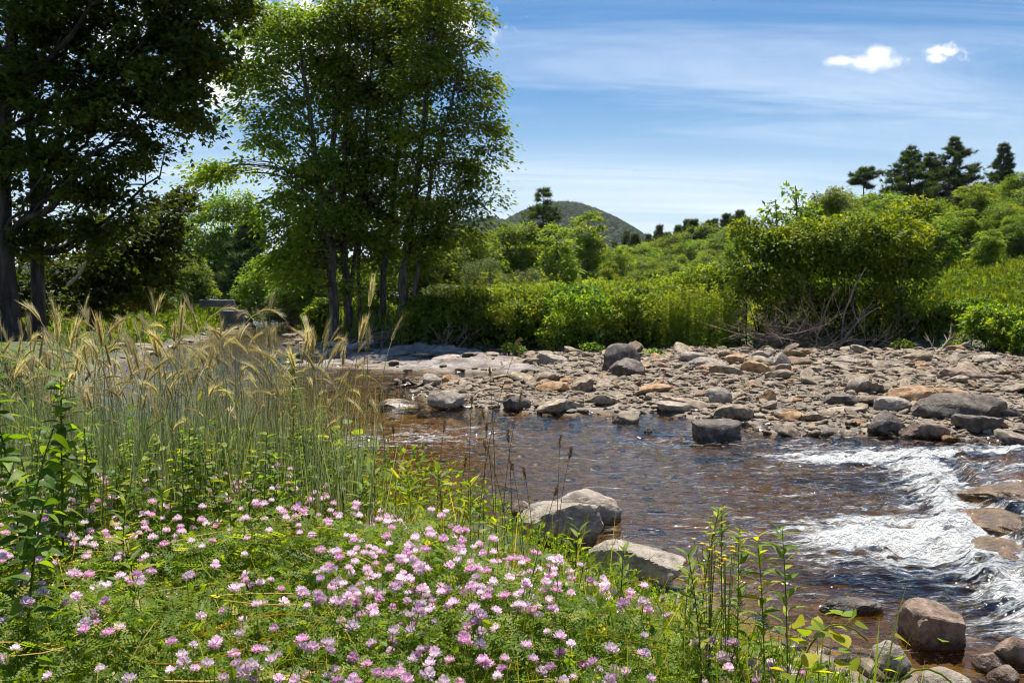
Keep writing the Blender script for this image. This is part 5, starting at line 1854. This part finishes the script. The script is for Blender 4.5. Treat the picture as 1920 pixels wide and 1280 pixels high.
# ---- leafy weeds
def leaf_mesh(name, L, w, mat, lobes=0, curl=0.25, fold=0.25, c=0.5, n=7):
    t = np.linspace(0, 1, n)
    prof = np.sin(np.pi * t ** 0.75) ** 0.8 * w / 2
    if lobes:
        prof = prof * (1 + 0.35 * np.cos(t * math.pi * 2 * lobes))
    prof[0] = prof[-1] = 0.0004
    mid = np.stack([t * L, 0 * t, -curl * L * t ** 2], -1)
    l = mid + np.stack([0 * t, prof, prof * fold], -1)
    r = mid + np.stack([0 * t, -prof, prof * fold], -1)
    mb = MB()
    V = np.vstack([l, mid, r])
    q = [[j, n + j, n + j + 1, j + 1] for j in range(n - 1)] + [[n + j, 2 * n + j, 2 * n + j + 1, n + j + 1] for j in range(n - 1)]
    mb.add(V, q, c)
    return mb.mesh(name, mat, True)


LEAF_GOLD = [leaf_mesh('leaf', 0.075, 0.018, M_WEED, c=c) for c in (0.35, 0.6, 0.9)]
LEAF_BROAD = [leaf_mesh('leaf', 0.085, 0.05, M_WEED, c=c, curl=0.35) for c in (0.25, 0.5, 0.85)]
LEAF_LOBED = [leaf_mesh('leaf', 0.10, 0.05, M_WEED, c=c, curl=q, n=8) for c, q in ((0.1, 0.6), (0.35, 0.3), (0.6, 0.8))]
LEAF_VINE = [leaf_mesh('leaf', 0.085, 0.075, M_WEED, c=c, curl=0.15, fold=0.15) for c in (0.75, 0.95, 0.6)]
LEAF_SMALL = [leaf_mesh('leaf', 0.055, 0.014, M_WEED, c=c) for c in (0.55, 0.75, 0.95)]


def weed(name, label, px, top, D, leaves, n, group=None, hmin=0.12, lean=0.05, s0=1.0, s1=0.5, up=0.5, r=0.004, zbase=None, cat='plant', whorl=1):
    x = (px - 960) / F * D
    z = gz(x, D) if zbase is None else zbase
    h = CAMZ + (HZ - top) / F * D - z
    t = thing(name, label, cat, (x, D, z), rng.random() * 6.28, group)
    P = bez(np.zeros(3), np.array([0, 0, h * 0.6]), np.array([rng.normal() * lean, rng.normal() * lean, h * 0.97]), 10)
    mb = MB()
    mb.tube(P, np.linspace(r, r * 0.4, 10), 5, c=0.4)
    mb.build('stem', M_WEED, t, True)
    for i in range(n):
        k = hmin + (1 - hmin) * ((i // whorl) + 0.5) / (n / whorl)
        p = np.array([np.interp(k, np.linspace(0, 1, 10), P[:, j]) for j in range(3)])
        a = i * 2.4 + rng.normal() * 0.2 + (i % whorl) * 3.0
        o = link('leaf', leaves[int(rng.integers(len(leaves)))], t, loc=tuple(p))
        el = up * rng.uniform(0.5, 1.3) + 0.25 * k
        o.rotation_euler = (rng.normal() * 0.3, -el + rng.normal() * 0.2, a)
        s = (s0 + (s1 - s0) * k) * rng.uniform(0.8, 1.2)
        o.scale = (s, s, s)
    return t


GG = 'goldenrod shoots at the edge of the near bank'
for (px, top, D, n, lab) in [(1312, 938, 3.0, 70, 'tall dense goldenrod shoot, leftmost above the water'), (1362, 950, 3.05, 60, 'slim goldenrod tip behind the yellow flowers'), (1392, 985, 2.95, 64, 'bushy goldenrod shoot right of the yellow flowers'),
                             (1448, 1015, 2.75, 42, 'goldenrod shoot with a pale drooping tip over the water'), (1492, 985, 2.65, 40, 'tall thin goldenrod shoot, rightmost over the rapids'), (1283, 1050, 2.9, 40, 'short goldenrod shoot in front of the flat pale boulder'),
                             (1330, 1035, 2.7, 36, 'short leafy goldenrod shoot below the yellow flowers')]:
    weed('goldenrod', lab, px, top, D, LEAF_GOLD if n < 50 else LEAF_SMALL + LEAF_GOLD[:1], int(n * 1.3), GG, hmin=0.2, s0=1.1, s1=0.75, up=0.4, r=0.003)
for (px, top, D, n, lab) in [(1075, 992, 3.6, 30, 'yellowish leafy weed in front of the split boulder'), (1165, 1022, 3.4, 26, 'leafy weed below the split boulder'), (548, 655, 4.9, 60, 'tall pale green weed rising among the rye'), (622, 820, 4.6, 34, 'leafy weed at the right end of the rye'),
                             (700, 850, 4.7, 30, 'leafy weed over the brown pool'), (770, 855, 4.8, 34, 'bright weed beside the dry grass heads'), (830, 880, 4.5, 30, 'bright fern-like weed above the flower bed'), (880, 900, 4.3, 28, 'bright weed left of the split boulder'),
                             (975, 1040, 3.0, 14, 'bright yellow-green shoot in the middle of the flowers'), (215, 920, 3.6, 26, 'narrow-leaved weed among the pink flowers'), (290, 905, 3.8, 30, 'drooping narrow-leaved weed left of the flower bed'), (250, 1000, 3.2, 26, 'narrow-leaved weed low among the flowers'),
                             (660, 900, 4.2, 26, 'leafy weed at the upper edge of the flowers'), (935, 965, 3.9, 22, 'leafy weed beside the small brown rock')]:
    weed('leafy_weed', lab, px, top, D, LEAF_GOLD, n, 'leafy weeds of the near bank', hmin=0.35, s0=1.5, s1=0.9, up=0.45)
# the tall lobed plants at the left edge
for (px, top, D, n, lab) in [(36, 640, 3.5, 90, 'tall dark leafy weed at the left picture edge'), (105, 690, 3.7, 80, 'second tall leafy weed from the left edge'), (5, 800, 3.0, 40, 'leafy weed cut by the left picture edge'), (160, 790, 4.0, 34, 'leafy weed with broad leaves under the rye'),
                             (70, 850, 3.2, 34, 'leafy weed below the tallest weed'), (20, 920, 2.7, 30, 'dark leafy weed low at the left edge')]:
    weed('broadleaf_weed', lab, px, top, D, LEAF_LOBED, n, 'tall broad-leaved weeds by the rye', hmin=0.12, s0=1.1, s1=0.7, up=0.15, r=0.006, lean=0.12)
# broad yellow-green weeds under the rye
k = 0
for i in range(80):
    px = 40 + 640 * ((i * 0.618) % 1.0)
    D = rng.uniform(4.0, 5.2)
    top = rng.uniform(790, 905)
    x = (px - 960) / F * D
    if x > edge(D) + 0.2:
        continue
    where = ['beside the tall leafy weeds', 'left of the flower bed', 'in front of the leftmost rye', 'under the left half of the rye', 'beside the tuft of broad blades', 'under the right half of the rye', 'at the right end of the rye', 'beside the brown pool'][min(7, int((px - 40) / 80))]
    where = (('tall, ' if top < 825 else ('low, ' if top > 870 else 'middling, ')) + ('nearer the flowers, ' if D < 4.6 else 'further back, ')) + where
    weed('balsam_weed', f'bushy yellow-green weed, {where}', px, top, D, LEAF_BROAD, 26, f'bushy weeds {where}', hmin=0.35, s0=1.0, s1=0.6, up=0.1)
    k += 1
# blade tuft
for (px, top, D, lab) in [(432, 750, 4.6, 'tuft of broad upright grass blades in front of the rye'), (1650, 1110, 2.35, 'single clump of upright grass blades at the lower right'), (600, 700, 5.2, 'narrow clump of green blades among the rye')]:
    x = (px - 960) / F * D
    z = gz(x, D)
    h = CAMZ + (HZ - top) / F * D - z
    t = thing('grass_tuft', lab, 'grass', (x, D, z))
    for i in range(9):
        a = rng.random() * 6.28
        L = h * rng.uniform(0.6, 1.0)
        dv = np.array([math.cos(a), math.sin(a), 0])
        B = bez(np.zeros(3), np.array([0, 0, L * 0.7]) + dv * L * 0.05, dv * L * rng.uniform(0.08, 0.3) + np.array([0, 0, L]), 8)
        sd = np.cross(dv, [0, 0, 1.0])
        w = np.array([0.5, 0.8, 1, 1, 0.9, 0.7, 0.4, 0.02]) * (0.007 if D > 3 else 0.0035)
        mb = MB()
        mb.add(np.vstack([B + sd * w[:, None], B - sd * w[:, None]]), [[j, j + 1, 9 + j, 8 + j] for j in range(7)], rng.uniform(0.3, 0.7))
        mb.build('blade', M_GRASS, t, True)
# trailing vines with big round leaves
for (px, py, D, lab, n) in [(1530, 1175, 2.25, 'trailing vine with large round yellow-green leaves, lower right', 26), (1690, 1262, 2.0, 'small vine with round leaves at the bottom right', 5), (610, 800, 5.0, 'vine with large round leaves beside the brown pool', 14), (690, 870, 4.6, 'vine with round leaves below the rye end', 12), (360, 790, 5.0, 'vine with round leaves among the rye', 8)]:
    x = (px - 960) / F * D
    z = CAMZ + (HZ - py) / F * D
    g = gz(x, D)
    t = thing('round_leaved_vine', lab, 'plant', (x, D, g), 0, 'round-leaved vines')
    mb = MB()
    Q = bez(np.array([-0.1, 0, 0]), np.array([-0.05, 0, (z - g) * 1.25]), np.array([0.16, 0.03, (z - g) * 0.9]), 12)
    mb.tube(Q, 0.0025, 5, c=0.6)
    mb.build('stem', M_WEED, t, True)
    for i in range(n):
        k = 0.35 + 0.65 * (i + 0.5) / n
        p = np.array([np.interp(k, np.linspace(0, 1, 12), Q[:, j]) for j in range(3)]) + rng.normal(size=3) * np.array([0.045, 0.045, 0.035])
        o = link('leaf', LEAF_VINE[i % 3], t, loc=tuple(p))
        o.rotation_euler = (rng.normal() * 0.4, rng.normal() * 0.35, rng.random() * 6.28)
        s = rng.uniform(0.6, 1.1) * (1.0 if D > 3 else (0.66 if D > 2.1 else 0.4))
        o.scale = (s, s, s)
# yellow flowers
for (px, py, D, lab) in [(1338, 1022, 2.9, 'cluster of small yellow flowers between two goldenrod shoots'), (1370, 1050, 2.85, 'lower sparse cluster of small yellow flowers')]:
    x = (px - 960) / F * D
    z = CAMZ + (HZ - py) / F * D
    g = gz(x, D)
    t = thing('yellow_wildflower', lab, 'flower', (x, D, g))
    sb = MB()
    for i in range(11):
        p = np.array([rng.normal() * 0.02, rng.normal() * 0.02, z - g + rng.normal() * 0.022])
        sb.tube(bez(np.zeros(3), np.array([0, 0, (z - g) * 0.7]), p, 6), 0.001, 3, c=0.4, cap=False)
        fb = MB()
        fb.inst(L2 * np.array([1, 1.2, 1]), L2F, np.tile(p, (5, 1)), [[math.cos(a), math.sin(a), 0.3] for a in np.arange(5) * 1.257], np.tile([0.1, 0.1, 1.0], (5, 1)), 0.010)
        fb.build('blossom', M_YELLOW, t)
    sb.build('stems', M_WEED, t)


# dry grasses with brown plumes
def dry_grass(px, top, D, lab, hl=0.055, fat=1.0, lean=0.1):
    x = (px - 960) / F * D
    g = gz(x, D)
    h = CAMZ + (HZ - top) / F * D - g
    t = thing('dry_grass_stalk', lab, 'grass', (x, D, g), 0, 'dry grass stalks over the water')
    tip = np.array([rng.normal() * lean, rng.normal() * 0.05, h])
    P = bez(np.zeros(3), np.array([0, 0, h * 0.6]), tip, 10)
    sb = MB()
    sb.tube(P, np.linspace(0.0022, 0.001, 10), 4, c=0.6, cap=False)
    sb.build('stem', M_BROWNSEED, t)
    d = unit(P[-1] - P[-3])
    hb = MB()
    m = 70
    k = rng.random(m)
    p = tip - d * hl * (1 - k)[:, None] + rng.normal(size=(m, 3)) * 0.0035 * fat
    hb.inst(LN * np.array([1, 2, 2]), L2F, p, d + rng.normal(size=(m, 3)) * 0.35, rdir(m), 0.012 * fat)
    hb.build('seed_head', M_BROWNSEED, t)


for i, (px, top, D) in enumerate([(892, 636, 4.3), (938, 735, 4.4), (905, 800, 4.5), (930, 775, 4.4), (962, 810, 4.3), (1044, 822, 4.2), (1040, 845, 4.1), (876, 745, 4.5), (985, 860, 4.2), (1005, 880, 4.1), (855, 860, 4.4), (815, 790, 4.6), (1010, 905, 4.0), (958, 835, 4.3), (930, 690, 4.6), (700, 760, 4.8), (725, 740, 4.9), (680, 790, 4.7), (740, 800, 4.8)]):
    order = ['tallest dry stalk with pale plume in front of the bedrock', 'tall dry stalk with narrow brown plume before the gravel bar', 'thin dry stalk with brown plume over the water'][0 if i == 0 else (1 if i in (1, 7, 14) else 2)]
    dry_grass(px, top, D, order, 0.06 if i == 0 else rng.uniform(0.035, 0.06), 1.2 if i == 0 else 1.0)


# growth on the bank's slope down to the water and around the feet of the dark trees
def slope_growth():
    mb = MB()
    N = 60000
    y = rng.uniform(3.5, 14, N)
    x = rng.uniform(-9, 3.4, N)
    s = -sdist(x, y, CHANNEL)
    k = (s > 0.15) & (x > edge(y) - 0.4)
    x, y, s = x[k], y[k], s[k]
    z = ground(x, y) + rng.random(len(x)) * np.clip(0.15 + 0.12 * s, 0.1, 0.45) * (1 - 0.6 * sstep(-0.6, 0.2, x))
    m = len(x)
    mb.inst(L2, L2F, np.stack([x, y, z], -1), rdir(m, 0.3), rdir(m, 1.0), rng.uniform(0.02, 0.055, m) * np.clip(y / 6, 0.8, 1.6), c=np.clip(rng.random(m) * 0.8 + 0.1, 0, 1))
    N = 26000
    y = rng.uniform(6, 30, N)
    x = rng.uniform(-0.66, -0.1, N) * y
    k = (-sdist(x, y, CHANNEL) > 0.3) & (x < edge(np.minimum(y, 10)))
    x, y = x[k], y[k]
    m = len(x)
    z = ground(x, y) + rng.random(m) ** 1.5 * (0.35 + 0.5 * fbm(x * 0.6, y * 0.6, 131, 3))
    mb.inst(L2, L2F, np.stack([x, y, z], -1), rdir(m, 0.3), rdir(m, 1.0), rng.uniform(0.06, 0.16, m), c=np.clip(rng.random(m) * 0.7, 0, 1))
    tag(mb.build('bank_undergrowth', M_WEED), 'low leafy undergrowth covering the slope of the near bank', 'foliage', kind='stuff')


slope_growth()
print('objects', len(bpy.data.objects), 'tris', sum(sum(len(p.vertices) - 2 for p in m.polygons) if len(m.polygons) < 3000 else len(m.loops) - 2 * len(m.polygons) for m in bpy.data.meshes))


# ------------------------------------------------------------------ the air
def haze():
    bm = bmesh.new()
    bmesh.ops.create_cube(bm, size=1)
    lo, hi = Vector((-1560, -120, -12)), Vector((1960, 3400, 230))
    for v in bm.verts:
        v.co = Vector([(lo[i] + hi[i]) / 2 + v.co[i] * (hi[i] - lo[i]) for i in range(3)])
    me = bpy.data.meshes.new('haze')
    bm.to_mesh(me)
    bm.free()
    m, t, out = new_mat('haze')
    pv = nd(t, 'ShaderNodeVolumePrincipled')
    pv.inputs['Color'].default_value = (0.86, 0.92, 1.0, 1)
    pv.inputs['Density'].default_value = 0.00008
    t.links.new(pv.outputs[0], out.inputs['Volume'])
    me.materials.append(m)
    tag(link('haze', me), 'thin pale summer haze filling the valley air', 'haze', kind='stuff')


haze()
